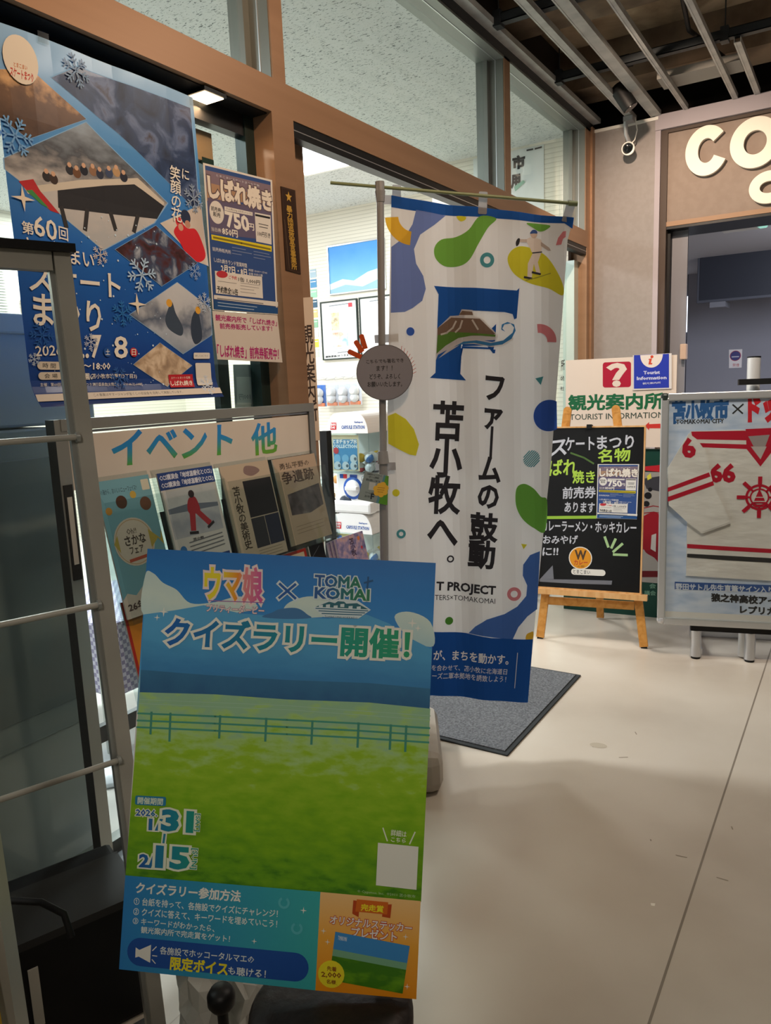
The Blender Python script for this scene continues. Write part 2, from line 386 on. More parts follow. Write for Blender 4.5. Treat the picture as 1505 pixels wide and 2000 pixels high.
# sliding door head and side light at the far end
b = MB(); b.box((-.05, YP1, ZB - .05), (-.004, YE, ZB), m_dark); b.box((-.13, YP1, ZB - .012), (-.05, YE, ZB), m_greenblack)
b.box((-.0041, YP1, ZB - .030), (-.0025, YE, ZB - .027), m_silver); struct('trim_9', b)
b = MB(); b.box((-.14, 4.45, .0), (-.1, 4.51, ZB - .09), m_alu2); b.box((-.14, 5.34, .0), (-.06, 5.43, ZB - .09), M('#b9c4bd', .35, .4)); b.box((-.14, 4.51, .0), (-.1, 5.34, .1), m_alu2); struct('trim_10', b)
b = MB(); b.box((-.122, 4.51, .1), (-.116, 5.34, ZB - .1), m_glass); struct('window_5', b)
b = MB(); b.box((-.12, 5.43, 0), (-.0, 5.56, ZB), m_bronze); struct('trim_11', b)

# --- far wall with pillar, sign panel opening and the way into the cafe
b = MB(); b.box((0, 5.50, 0), (.015, 5.56, 3.1), m_bronze); struct('trim_12', b)
b = MB(); b.box((.015, 5.56, 0), (.421, 5.95, 3.085), m_pillar); b.box((.0, 5.545, 3.07), (.44, 5.95, 3.09), m_white); struct('wall_far', b)
m_lav = M('#a59da3', .7)
b = MB(); b.box((.421, 5.56, 0), (.455, 5.95, 3.085), m_lav); b.box((.421, 5.55, 3.005), (5, 5.95, 3.10), m_lav); struct('trim_13', b)
m_brown = M('#4a3d35', .6)
b = MB(); b.box((.455, 5.58, 0), (.497, 5.95, 3.005), m_brown); b.box((.497, 5.58, 2.985), (5, 5.95, 3.005), m_brown); struct('trim_14', b)
b = MB(); b.box((.497, 5.60, 2.418), (5, 5.95, 2.985), MNOISE('panel_paint', [(.4, '#8a7b70'), (.6, '#8f8075')], 20, 3, .7)); struct('wall_far_panel', b)
b = MB(); b.box((.49, 5.585, 2.388), (5, 5.95, 2.418), M('#97775c', .5)); b.box((.49, 5.59, 2.370), (5, 5.95, 2.388), m_dark); struct('trim_15', b)
b = MB(); b.box((.497, 5.64, 0), (.515, 5.70, 2.38), m_black); b.box((.515, 5.70, 0), (.618, 5.72, 2.38), M('#7d7d84', .5)); struct('trim_16', b)
m_cafe = M('#8d8f9b', .8)
rx = [(-0.02138,9.200,2.486),(-0.008755,9.200,1.568)]
b = MB(); b.box((rx[0][0], 9.2, 0), (5, 9.3, 3), m_cafe); struct('wall_cafe', b)
b = MB(); b.box((-.6, 5.72, rx[0][2]), (5, 9.2, rx[0][2] + .1), M('#9c9ca4', .8)); struct('ceiling_cafe', b)
b = MB(); b.box((-1.2, 10.4, 0), (.8, 10.45, 3), M('#3d4048', .8)); b.box((-1.2, 10.38, 1.92), (.8, 10.4, 2.36), MEMIT('daylight', '#e6efff', 2.2)); struct('window_6', b)
b = MB(); b.box((-1.3, 6.5, 0), (-1.2, 10.4, 3), m_cafe); struct('wall_cafe_left', b)
b = MB(); b.box((5, -4, 0), (5.1, 9.3, 4), M('#8f8a84', .8)); struct('wall_right', b)
b = MB(); b.box((-.12, -4.1, 0), (5.1, -4, 4), M('#8f8a84', .8)); struct('wall_near', b)

# --- open ceiling of the corridor
m_deck = MNOISE('stained_deck', [(.3, '#6b5845'), (.46, '#a08a70'), (.6, '#c9b294'), (.8, '#a38f79')], 2.2, 7, .9, .3, dist=.8)
b = MB(); b.box((-.15, -4, 3.5), (5.1, 6, 3.6), m_deck); struct('ceiling', b)
for i, (y0, y1, z) in enumerate(((4.2, 4.45, 3.32), (3.0, 3.3, 3.3), (5.2, 5.5, 3.25))):
    b = MB(); b.box((-.15, y0, z), (5.1, y1, 3.5), MNOISE('beam_%d' % i, [(.3, '#4d4034'), (.6, '#8d7a66')], 3, 5, .9)); struct('ceiling_beam_%d' % (i + 1), b)
b = MB(); b.box((-.16, -4, ZW + .06), (-.12, 6, 3.9), M('#2c2520', .9)); struct('wall_left', b)
b = MB(); b.box((-.15, 5.95, 3.05), (5.1, 6.0, 3.9), M('#2a2420', .9)); struct('wall_far_upper', b)

# --- the shop behind the glass
m_ceil = bpy.data.materials.new('acoustic_tile'); m_ceil.use_nodes = True
_nt = m_ceil.node_tree; _b = _nt.nodes['Principled BSDF']; _n = _nt.nodes.new; _l = _nt.links.new
_tc = _n('ShaderNodeTexCoord'); _mp = _n('ShaderNodeMapping'); _mp.inputs['Scale'].default_value = (34, 85, 1); _mp.inputs['Rotation'].default_value = (0, 0, .25)
_t = _n('ShaderNodeTexNoise'); _t.inputs['Scale'].default_value = 1.5; _t.inputs['Detail'].default_value = 2; _t.inputs['Distortion'].default_value = .8
_r = ramp(_n, [(.0, '#5a5f5e'), (.35, '#666b6a'), (.39, '#c9cbc8'), (1, '#d2d4d1')])
_l(_tc.outputs['Object'], _mp.inputs[0]); _l(_mp.outputs[0], _t.inputs['Vector']); _l(_t.outputs['Fac'], _r.inputs[0]); _l(_r.outputs[0], _b.inputs['Base Color']); _b.inputs['Roughness'].default_value = .9
b = MB(); b.box((-7, -4, 3.10), (-.15, 6.4, 3.2), m_ceil); struct('ceiling_shop', b)
m_slat = bpy.data.materials.new('slat_wall'); m_slat.use_nodes = True
_nt = m_slat.node_tree; _b = _nt.nodes['Principled BSDF']; _n = _nt.nodes.new; _l = _nt.links.new
_tc = _n('ShaderNodeTexCoord'); _w = _n('ShaderNodeTexWave'); _w.bands_direction = 'Z'; _w.wave_profile = 'SAW'; _w.inputs['Scale'].default_value = 9.5; _w.inputs['Distortion'].default_value = .25
_r = ramp(_n, [(.0, '#b3ae9f'), (.12, '#d6d1c2'), (.3, '#e6e1d3'), (1, '#dfdacb')]); _l(_tc.outputs['Object'], _w.inputs['Vector']); _l(_w.outputs['Fac'], _r.inputs[0]); _l(_r.outputs[0], _b.inputs['Base Color']); _b.inputs['Roughness'].default_value = .6
b = MB(); b.box((-7, 6.3, 0), (-1.3, 6.4, 3.1), m_slat); struct('wall_shop_back', b)
b = MB(); b.box((-1.3, 5.6, 0), (-.15, 5.7, 3.1), m_slat); b.box((-1.3, 5.7, 0), (-1.25, 6.3, 3.1), m_slat); struct('wall_shop_end', b)
b = MB(); b.box((-5.1, -4, 0), (-5, 6.4, 3.1), m_slat); struct('wall_shop_left', b)
b = MB(); b.box((-7, -4.1, 0), (-.12, -4, 3.1), m_slat); struct('wall_shop_near', b)

# ================================================================== LAMPS AND THINGS ON THE CEILING
m_panel = MEMIT('light_panel', '#f4fbff', 9)
LL = ['bright square light panel in the shop ceiling, seen through the open door', 'square light panel in the shop ceiling behind the blue poster', 'square light panel in the shop ceiling nearest the cash desk side', 'square light panel deep in the shop ceiling', 'square light panel deep in the shop behind the left glass']
for i, (px, py) in enumerate(((-1.9, 4.85), (-1.9, 2.3), (-1.9, -.2), (-4.2, 4.6), (-4.2, 1.8))):
    if i in (2, 4): continue
    t = thing('ceiling_light', LL[i], 'light', loc=(px, py, 3.1), group='shop ceiling light panels')
    b = MB(); b.box((-.32, -.32, -.012), (-.29, .32, 0), m_white); b.box((.29, -.32, -.012), (.32, .32, 0), m_white); b.box((-.29, -.32, -.012), (.29, -.29, 0), m_white); b.box((-.29, .29, -.012), (.29, .32, 0), m_white); b.obj('frame', t)
    b = MB(); b.box((-.29, -.29, -.006), (.29, .29, 0), m_panel); b.obj('diffuser', t)
# small square lamp in the underside of the bronze beam
q = [(-0.09875,1.789,2.294),(-0.02819,1.779,2.294),(-0.02438,1.847,2.294),(-0.09728,1.853,2.294)]
cx = sum(p[0] for p in q) / 4; cy = sum(p[1] for p in q) / 4
t = thing('beam_lamp', 'small square lit lamp under the bronze beam above the blue poster', 'light', loc=(-.05, cy, ZB - .004))
b = MB(); b.box((-.042, -.046, -.012), (.042, .046, 0), m_dark); b.obj('housing', t)
b = MB(); b.box((-.036, -.039, -.0145), (.036, .039, -.012), MEMIT('lamp_warm', '#ffdfb0', 7)); b.obj('diffuser', t)
l = area('beam_lamp_light', (-.03, cy, ZB - .03), (.06, cy - .1, 1.4), .09, .9, (1, .62, .34))

m_galv = MNOISE('galvanised', [(.3, '#9a9b9a'), (.7, '#b9b9b6')], 9, 4, .42, metal=.25, stretch=(1, 1, 1))
RL = [(.028, .058, -4, 5.55, 'wide shiny steel ceiling rail running right above the glass wall'),
      (.276, .046, -4, 5.55, 'steel ceiling rail that ends above the small round camera'),
      (.425, .066, -4, 5.55, 'flat wide steel ceiling rail that carries the black spotlight'),
      (.613, .030, -4, 5.55, 'thin steel ceiling rail right of the black spotlight'),
      (.907, .032, -4, 5.55, 'thin steel ceiling rail above the big letter C'),
      (1.033, .034, 4.65, 5.55, 'short steel ceiling rail stub above the big letter O')]
for x, w, y0, y1, lb in RL:
    r = MB(); r.box((-w / 2, 0, -.03), (w / 2, y1 - y0, -.026), m_galv); r.box((-w / 2, 0, -.026), (-w / 2 + .003, y1 - y0, 0), m_galv); r.box((w / 2 - .003, 0, -.026), (w / 2, y1 - y0, 0), m_galv)
    r.box((-w / 2 + .004, 0, -.0315), (-w / 2 + .01, y1 - y0, -.03), m_galv)
    tag(r.obj('ceiling_rail', mw=Matrix.Translation((x, y0, 3.125 if x > .1 else 3.155))), lb, 'rail', 'steel ceiling rails')
m_steel = M('#33373a', .5, .4)
for y, lb in ((3.75, 'dark cross channel of the open ceiling, the nearer one in view'), (4.64, 'dark cross channel of the open ceiling, behind the black spotlight')):
    r = MB(); r.box((-.12, 0, 0), (4.5, .045, .004), m_steel); r.box((-.12, 0, 0), (4.5, .004, .045), m_steel); r.box((-.12, 0, .041), (4.5, .045, .045), m_steel)
    for k in range(4): r.box((.05 + k * .9, -.006, -.012), (.09 + k * .9, .05, .06), m_steel); r.tube([(.07 + k * .9, .02, .05), (.07 + k * .9, .02, .55)], .004, m_steel, 6)
    tag(r.obj('ceiling_channel', mw=Matrix.Translation((0, y, 3.128))), lb, 'rail', 'dark cross channels')
r = MB(); r.tube([(.85, 3.4, 3.25), (.86, 4.0, 3.22), (.80, 4.6, 3.2), (.95, 5.2, 3.17)], .012, m_black, 8); tag(r.obj('ceiling_cable'), 'black cable hanging between the ceiling rails', 'cable')
r = MB(); r.box((.55, 5.0, 3.13), (1.0, 5.2, 3.17), M('#8d8a84', .6)); tag(r.obj('ceiling_tray'), 'pale metal tray lying above the rails by the far wall', 'tray')
# black spotlight
sp = [(0.3461,5.029,3.195),(0.3262,5.003,3.125),(0.3843,5.021,3.030)]
t = thing('spotlight', 'black cylinder spotlight hanging from the flat ceiling rail', 'spotlight', loc=sp[0])
o0 = Vector(sp[0]); a = Vector(sp[1]) - o0; c = Vector(sp[2]) - o0; ax = (c - a).normalized(); a = a - ax * .01
b = MB(); b.tube([a, a + ax * .14], .047, m_black, 22); b.tube([a - ax * .02, a], [.032, .047], m_black, 22); b.obj('lamp_head', t)
b = MB(); b.tube([a + ax * .14, a + ax * .146], .042, M('#1c1c1d', .2), 22); b.obj('lens', t)
b = MB(); b.tube([(0, 0, .08), (0, 0, 0), a + ax * .05], .012, m_black, 8); b.box((-.045, -.05, .07), (.045, .05, .11), m_black); b.obj('bracket', t)
# small round camera on the pillar
cp = [(0.2781,5.420,2.891),(0.2634,5.420,2.983),(0.2587,5.420,3.092),(0.3125,5.420,3.043)]; o0 = Vector(cp[0])
t = thing('security_camera', 'small round white camera on a grey arm in front of the pillar', 'camera', loc=cp[0])
d = (Vector(CAM_LOC) - o0).normalized()
b = MB(); b.tube([Vector((0, .03, 0)) - d * .10, Vector((0, 0, 0))], .036, m_white, 26); b.obj('body', t)
b = MB(); ax = d.to_track_quat('Z', 'Y').to_matrix(); b.lathe([(.034, 0), (.042, .0), (.042, .006), (.036, .007), (.034, 0)], m_white, n=30, ax=ax); b.obj('ring', t)
b = MB(); b.lathe([(.0, -.004), (.035, -.002), (.035, .001), (.02, .004), (.001, .006)], M('#15191b', .08, spec=.6), n=30, ax=ax); b.obj('lens', t)
b = MB(); b.tube([(0, .08, .02), Vector(cp[1]) - o0, Vector(cp[2]) - o0], .014, M('#a9abad', .4, .4), 12); b.box((-.03, -.02, .17), (.03, .06, .2), M('#a9abad', .4, .4)); b.obj('arm', t)
b = MB(); b.tube([(0, .05, .035), (.03, .05, .06), (.045, .05, .12), (.03, .05, .2)], .004, m_white, 6); b.obj('cable', t)

# ================================================================== THE CAFE FRONT
t = thing('shop_sign', 'big white raised letters on the brown panel above the cafe doorway', 'sign', mw=frame('F', -.04))
m_let = M('#ece6d8', .55)
def ring_letter(name, c, rx, ry, w, gap=None):
    b = MB(); n = 56; pts = []
    g0, g1 = gap if gap else (0, 360)
    out = [(c[0] + rx * math.cos(math.radians(g0 + (g1 - g0) * i / n)), c[1] + ry * math.sin(math.radians(g0 + (g1 - g0) * i / n))) for i in range(n + 1)]
    inn = [(c[0] + (rx - w) * math.cos(math.radians(g0 + (g1 - g0) * i / n)), c[1] + (ry - w) * math.sin(math.radians(g0 + (g1 - g0) * i / n))) for i in range(n + 1)]
    for z, zz in ((.012, .042),):
        V = [(x, y, z) for x, y in out] + [(x, y, z) for x, y in inn] + [(x, y, zz) for x, y in out] + [(x, y, zz) for x, y in inn]; k = n + 1
        for i in range(n):
            b.add(V, [(2 * k + i, 3 * k + i, 3 * k + i + 1, 2 * k + i + 1)][::1], m_let); b.add(V, [(i, i + 1, k + i + 1, k + i), (i, 2 * k + i, 2 * k + i + 1, i + 1), (k + i, k + i + 1, 3 * k + i + 1, 3 * k + i)], m_let)
        if gap: b.add(V, [(0, k, 3 * k, 2 * k), (n, 2 * k + n, 3 * k + n, k + n)], m_let)
    return b.obj(name, t)
q = [(0.7436,2.8231),(0.6140,2.8472),(0.7391,2.9764),(1.0295,2.8183),(0.8834,2.8463),(1.0237,2.9699),(1.1188,2.5381),(1.0039,2.5569),(1.1148,2.6361)]
ring_letter('letter', q[0], q[0][0] - q[1][0], q[2][1] - q[0][1], .078, (40, 333))
ring_letter('letter', q[3], q[3][0] - q[4][0], q[5][1] - q[3][1], .080)
ring_letter('letter', q[6], q[6][0] - q[7][0], q[8][1] - q[6][1], .062)
# hanging screen in the cafe
q = [(0.2795,8.000,2.535),(0.2785,8.000,2.064)]
t_ = None
t = thing('hanging_screen', 'dark flat screen hanging in the grey room beyond the doorway', 'screen', loc=(q[0][0], 8.0, q[1][2]))
h = q[0][2] - q[1][2]
b = MB(); b.box((0, 0, 0), (1.15, .06, h), M('#474a54', .5), bev=.006); b.obj('housing', t)
b = MB(); b.box((.025, -.004, .025), (1.125, 0, h - .025), M('#2b2e37', .4)); b.obj('screen_face', t)
b = MB(); b.box((.12, .0, -.05), (.26, .3, 0), M('#6d6f78', .5)); b.obj('bracket', t)
q = [(0.4207,1.6398),(0.5544,1.6376),(0.4273,1.4399)]
b = MB().up(.002); b.poly('#e2e0e4', [q[0], q[1], (q[1][0], q[2][1]), q[2]]); o = ((q[0][0] + q[1][0]) / 2, q[0][1] - (q[1][0] - q[0][0]) * .52); R0 = (q[1][0] - q[0][0]) * .38
b.disc('#47477f', o, R0); b.ln('#b9bcd0', [(o[0] - R0 * .6, o[1] - R0 * .2), (o[0] + R0 * .6, o[1] - R0 * .2)], R0 * .25); b.arc('#b3323f', o, R0, R0 * 1.1)
b.T('禁煙', '#b3323f', [(0.4620,1.4882),(0.5291,1.4850),(0.4631,1.4549)]); tag(b.obj('no_smoking_sign', mw=frame('R')), 'small no smoking notice on the grey cafe wall', 'sign')
q = [(0.8881,6.246,2.470)]
b = MB(); b.box((-.14, -.07, -.075), (.1, .07, .0), M('#c9ccd0', .5), bev=.01); t = thing('emergency_light', 'flat pale light fitting with a green end on the cafe ceiling', 'light', loc=(q[0][0], q[0][1], rx[0][2])); b.obj('housing', t)
b = MB(); b.box((.1, -.06, -.075), (.16, .06, .0), MEMIT('green_lamp', '#9fe0cf', .6), bev=.012); b.obj('lamp_cover', t)
q = [(0.6055,5.700,1.604),(0.6081,5.700,1.498)]
b = MB(); b.box((q[0][0] - .012, 5.64, q[1][2]), (q[0][0] + .03, 5.70, q[0][2]), M('#b99f8d', .5), bev=.006); tag(b.obj('door_plate'), 'small beige plate on the grey door jamb behind the sign boards', 'plate')

t = thing('recruit_poster', 'white poster with green and black characters high on the end wall behind the upper glass', 'poster', mw=frame('E', .004))
b = MB(); q = [(-0.9348,3.0822),(-0.3702,3.0815),(-0.3649,2.5200),(-0.9198,2.5746)]; b.prism([(q[0][0], q[3][1]), (q[1][0], q[3][1]), (q[1][0], q[1][1]), (q[0][0], q[1][1])], -.003, 0, M('#dfe2e0', .4)); b.up(.001, .002)
b.T('苫', '#7f9a2c', [(-0.8752,3.0567),(-0.7737,3.0567),(-0.8775,2.9465)], .05); b.T('採', '#d08a4a', [(-0.8780,2.9206),(-0.8014,2.9188),(-0.8798,2.8318)], .05); b.T('市', '#2f2f30', [(-0.6089,3.0375),(-0.5202,3.0356),(-0.6099,2.9515)], .06); b.T('用', '#2f2f30', [(-0.6227,2.9068),(-0.5576,2.9065),(-0.6237,2.8235)], .06)
b.poly('#8fb9a4', [(-0.6032,2.8274),(-0.5298,2.8622),(-0.5139,2.8452),(-0.5954,2.7935)]); b.ln('#3a3a3c', [(-0.4960,3.0630),(-0.4564,3.0627)], .012); b.ln('#3a3a3c', [(-0.4328,3.0618),(-0.3897,3.0643)], .012)
b.obj('sheet', t)

# ================================================================== PRINTED THINGS
WH = '#e9e9e2'
def sheet(b, pts, th, c):
    b.prism(pts if sum(pts[i][0] * pts[(i + 1) % len(pts)][1] - pts[(i + 1) % len(pts)][0] * pts[i][1] for i in range(len(pts))) > 0 else pts[::-1], -th, 0, c)

# --- large quiz poster in front
def wave_x(o, amp, k, ph):
    for v in o.data.vertices: v.co.z += amp * math.sin(v.co.x * k + ph)
PW, PH = .515, .728
t = thing('quiz_poster', 'large poster with blue sky, grass and a green quiz headline leaning on the dark stool', 'poster', mw=frame('front'))
b = MB(); sheet(b, [(0, 0), (PW, 0), (PW, PH), (0, PH)], .003, M('#d8d8d2'))
yG = .728 - .728 * (1372 - 1072) / 825
m_sky = MGRAD('print_sky', 'Y', .47, .728, [(0, '#8fc0d0'), (.18, '#4f9fd8'), (.42, '#3f95d8'), (.75, '#2b80cc'), (1, '#2470bb')], .22, 7, .45, .35, .15, (1, 2.4, 1))
m_cloud = MGRAD('print_cloud', 'Y', .56, .70, [(0, '#a9cfd8'), (.6, '#cfe3dc'), (1, '#c2dbdc')], .5, 18, .45, .35, .15)
m_hill = MGRAD('print_hill', 'Y', .44, .60, [(0, '#7fb2c6'), (.28, '#3a76a8'), (.5, '#3d86bf'), (.8, '#4fa0d2'), (1, '#55a6d8')], .3, 14, .45, .35, .15, (1, 3, 1))
m_grass = MGRAD('print_grass', 'Y', .135, .46, [(0, '#3f7d12'), (.12, '#5f9a14'), (.45, '#7fb317'), (.7, '#95c02a'), (.86, '#a4cc7a'), (1, '#94c09a')], .8, 26, .45, .35, .15, (1, 2.2, 1))
m_wood3 = MGRAD('print_trees', 'Y', .44, .52, [(0, '#4d86a0'), (.4, '#2f6390'), (1, '#39759f')], .8, 30, .45, .35, .15)
b.up(.0004, .0001).poly(m_sky, [(0, .44), (PW, .44), (PW, PH), (0, PH)])
b.smooth(m_cloud, [(-0.0007,0.6819),(0.0143,0.6845),(0.0323,0.6691),(0.0584,0.6577),(0.0851,0.6356),(0.1295,0.6398),(0.1750,0.6521),(0.2039,0.6312),(0.0940,0.6135),(0.0026,0.6075)])
b.smooth(m_cloud, [(0.2582,0.6431),(0.2937,0.6584),(0.3302,0.6541),(0.3317,0.6267),(0.2593,0.6226)]); b.smooth(m_cloud, [(0.4479,0.6313),(0.4740,0.6416),(0.5101,0.6260),(0.5172,0.5853),(0.4762,0.5952)])
b.poly(m_hill, [(0.0014,0.6111),(0.0561,0.6213),(0.1095,0.6333),(0.1768,0.6226),(0.2594,0.6209),(0.3319,0.6222),(0.3988,0.6330),(0.4396,0.6194),(0.4761,0.5969),(0.5148,0.5799),(0.5156,0.4654),(0.0037,0.4563)])
b.smooth('#4479ad', [(0.2157,0.6184),(0.2335,0.6275),(0.2450,0.6335),(0.2676,0.6374),(0.2823,0.6355),(0.2954,0.6273),(0.3012,0.6214),(0.2596,0.6173)])
b.poly(m_wood3, [(0.0025,0.5136),(0.1191,0.5118),(0.2656,0.5121),(0.4091,0.5158),(0.5152,0.5130),(0.5156,0.4654),(0.0037,0.4563)])
b.poly(m_grass, [(0.0034,0.4742),(0.1397,0.4793),(0.2675,0.4787),(0.4108,0.4828),(0.5167,0.4793),(0.5157,0.1570),(-0.0003,0.1556)])
cf = '#4a9a86'
for y in (1366, 1374): b.ln('#9fc6ad', [(0.0043,0.4617),(0.2681,0.4682),(0.5173,0.4672)] if y == 1366 else [(0.0038,0.4545),(0.2685,0.4612),(0.5167,0.4603)], .0012)
for pts in ([(0.0031,0.4374),(0.1421,0.4413),(0.2695,0.4437),(0.3949,0.4460),(0.5164,0.4464)], [(0.0031,0.4249),(0.1428,0.4290),(0.2702,0.4315),(0.3955,0.4339),(0.5161,0.4344)], [(0.0030,0.4133),(0.1436,0.4167),(0.2709,0.4193),(0.3961,0.4218),(0.5158,0.4223)]): b.ln(cf, pts, .0032)
for pts in ([(0.0273,0.4399),(0.0279,0.4043)], [(0.0617,0.4404),(0.0629,0.3943)], [(0.1512,0.4420),(0.1517,0.4058)], [(0.2333,0.4430),(0.2337,0.4062)], [(0.3146,0.4441),(0.3148,0.4066)], [(0.3949,0.4460),(0.3951,0.4070)], [(0.4506,0.4463),(0.4507,0.4074)], [(0.4770,0.4464),(0.4772,0.4058)]): b.ln('#458f7c', pts, .004)
for p, r in zip([(0.0376,0.6176),(0.0261,0.6070),(0.4793,0.6225),(0.4894,0.6143)], (.009, .006, .009, .006)): b.star4(WH, p, r)
m_uma = MGRAD('print_logo', 'X', .135, .235, [(0, '#e8d832'), (.33, '#e8902a'), (.45, '#e08a8a'), (.75, '#d05a9a'), (1, '#c84a90')], 0, 1, .45)
b.T('ウマ娘', m_uma, [(0.1079,0.7020),(0.2107,0.7026),(0.1108,0.6424)], .035, outline='#e8d8d6', ow=.07); b.T('プリティーダービー', '#ecd9da', [(0.1149,0.6354),(0.2183,0.6356),(0.1148,0.6227)], .03, outline='#8d6a86', ow=.05)
b.ln('#a06aa8', [(0.1182,0.6419),(0.2170,0.6436)], .0015)
for pts in ([(0.2433,0.6781),(0.2731,0.6537)], [(0.2716,0.6787),(0.2439,0.6531)]): b.ln('#cfe0e6', pts, .009)
for pts in ([(0.2443,0.6773),(0.2721,0.6546)], [(0.2708,0.6778),(0.2447,0.6540)]): b.ln('#2a5fa8', pts, .0045)
m_tk = MGRAD('print_city_logo', 'X', .33, .44, [(0, '#2a5a9a'), (.35, '#2a7a6a'), (.6, '#2f8054'), (1, '#2a5f9a')], 0, 1, .45)
b.T('TOMA', m_tk, [(0.3061,0.6966),(0.3866,0.6962),(0.3063,0.6769)], .035, outline='#cfe0e6', ow=.07); b.T('KOMAI', m_tk, [(0.3073,0.6752),(0.4020,0.6757),(0.3074,0.6565)], .035, outline='#cfe0e6', ow=.07)
b.ln('#2a5a8a', [(0.3933,0.6877),(0.4065,0.6919)], .003); b.ln('#2a5a8a', [(0.3991,0.6969),(0.3983,0.6782)], .003)
b.poly('#cfe0e6', [(0.3056,0.6394),(0.3320,0.6542),(0.3607,0.6575),(0.3842,0.6552),(0.4064,0.6414),(0.3857,0.6252),(0.3246,0.6245)])
b.poly('#2f6a78', [(0.3092,0.6414),(0.3330,0.6516),(0.3431,0.6495),(0.3483,0.6533),(0.3591,0.6530),(0.3629,0.6497),(0.3817,0.6516),(0.4019,0.6420)])
for q in [(0.3181,0.6446),(0.3306,0.6461),(0.3442,0.6451),(0.3558,0.6484),(0.3703,0.6456),(0.3847,0.6455)]: b.poly('#cfe0e6', [(q[0] - .003, q[1] - .005), (q[0] + .004, q[1] - .005), (q[0] + .004, q[1] + .001), (q[0] - .003, q[1])])
for pts in ([(0.3102,0.6388),(0.4011,0.6393)], [(0.3159,0.6347),(0.3959,0.6355)], [(0.3215,0.6305),(0.3908,0.6317)]): b.ln('#2f6a88', pts, .0016)
b.T('TOMAKOMAI HOKKAIDO', '#2f5a78', [(0.3262,0.6272),(0.3838,0.6278),(0.3264,0.6237)], 0, res=1)
m_ttl = MGRAD('print_title', 'X', .04, .50, [(0, '#1f5fb4'), (.4, '#1f86a0'), (.7, '#239a86'), (1, '#2fa06a')], 0, 1, .45)
b.T('クイズラリー開催！', m_ttl, [(0.0448,0.6081),(0.4755,0.6100),(0.0444,0.5593)], .035, outline='#e6e8de', ow=.085)
b.rr('#2a7fa8', [(0.0084,0.2958),(0.0639,0.2973),(0.0086,0.2799)], .2); b.T('開催期間', '#d9e6d0', [(0.0132,0.2935),(0.0586,0.2943),(0.0131,0.2820)], .02, res=1)
m_dt = MGRAD('print_dates', 'X', .02, .13, [(0, '#2456a8'), (.5, '#1f86a0'), (1, '#239a78')], 0, 1, .45); wo = '#dfe6d2'
b.T('2026.', m_dt, [(0.0119,0.2722),(0.0498,0.2734),(0.0117,0.2617)], .03, outline=wo, ow=.09, res=1); b.T('1/', m_dt, [(0.0370,0.2575),(0.0592,0.2583),(0.0374,0.2391)], .04, outline=wo, ow=.08)
b.T('31', m_dt, [(0.0609,0.2743),(0.1124,0.2747),(0.0613,0.2410)], .05, outline=wo, ow=.07); b.T('2/', m_dt, [(0.0237,0.1960),(0.0505,0.1965),(0.0242,0.1751)], .04, outline=wo, ow=.08)
b.T('15', m_dt, [(0.0550,0.2117),(0.1091,0.2126),(0.0554,0.1777)], .05, outline=wo, ow=.07); b.ln(wo, [(0.0654,0.2343),(0.0646,0.2185)], .009); b.ln('#2a7fa0', [(0.0655,0.2326),(0.0645,0.2203)], .004)
b.T('[SAT]', m_dt, [(0.1271,0.2732),(0.1272,0.2436),(0.1170,0.2733)], .02, outline=wo, ow=.07, res=1); b.T('[SUN]', m_dt, [(0.1264,0.2140),(0.1259,0.1792),(0.1145,0.2139)], .02, outline=wo, ow=.07, res=1)
# white code card (left blank), little words beside it
b.poly('#e4e6de', [(0.4383,0.2495),(0.5072,0.2483),(0.5070,0.1773),(0.4383,0.1790)])
b.T('詳細は', '#dfe8d0', [(0.4599,0.2734),(0.4861,0.2721),(0.4595,0.2631)], .02, res=1); b.T('こちら', '#dfe8d0', [(0.4605,0.2607),(0.4858,0.2601),(0.4600,0.2530)], .02, res=1)
b.ln('#dfe8d0', [(0.4458,0.2740),(0.4538,0.2542)], .0022); b.ln('#dfe8d0', [(0.5001,0.2715),(0.4923,0.2522)], .0022)
b.T('© Cygames, Inc.  ©2011 苫小牧市', '#b9d0a0', [(0.4072,0.1696),(0.5057,0.1688),(0.4075,0.1637)], 0, res=1)
# lower left panel
y0 = [(0.0032,0.1585),(0.3443,0.1600),(0.5165,0.1596),(0.3444,-0.0022)]
m_teal = MGRAD('print_teal', 'X', 0, .34, [(0, '#2b82c8'), (.45, '#2f96bb'), (1, '#3aaeb0')], .12, 4, .45, .35, .15)
b.poly(m_teal, [(0, 0), y0[3], y0[1], (0, y0[0][1])]); b.poly(MGRAD('print_orange', 'Y', 0, .17, [(0, '#f0960f'), (.5, '#f3ae3c'), (1, '#f0c88a')], 0, 1, .45, .35, .15), [y0[3], (PW, 0), (PW, y0[2][1]), y0[1]])
b.T('クイズラリー参加方法', WH, [(0.0215,0.1487),(0.2066,0.1498),(0.0209,0.1304)], .03); k = '#dfe9e6'
b.T('① 台紙を持って、各施設でクイズにチャレンジ！', k, [(0.0186,0.1233),(0.2727,0.1239),(0.0186,0.1103)], .015, res=1); b.T('② クイズに答えて、キーワードを埋めていこう！', k, [(0.0189,0.1060),(0.2727,0.1069),(0.0189,0.0930)], .015, res=1)
b.T('③ キーワードがわかったら、', k, [(0.0192,0.0895),(0.1644,0.0887),(0.0190,0.0783)], .015, res=1); b.T('観光案内所で完走賞をゲット！', k, [(0.0349,0.0754),(0.1923,0.0741),(0.0347,0.0641)], .015, res=1)
b.rr('#1d4fa0', [(0.0123,0.0560),(0.3306,0.0562),(0.0129,0.0087)], .5); b.poly(WH, [(0.0273,0.0393),(0.0340,0.0356),(0.0543,0.0461),(0.0546,0.0160),(0.0338,0.0244),(0.0276,0.0221)])
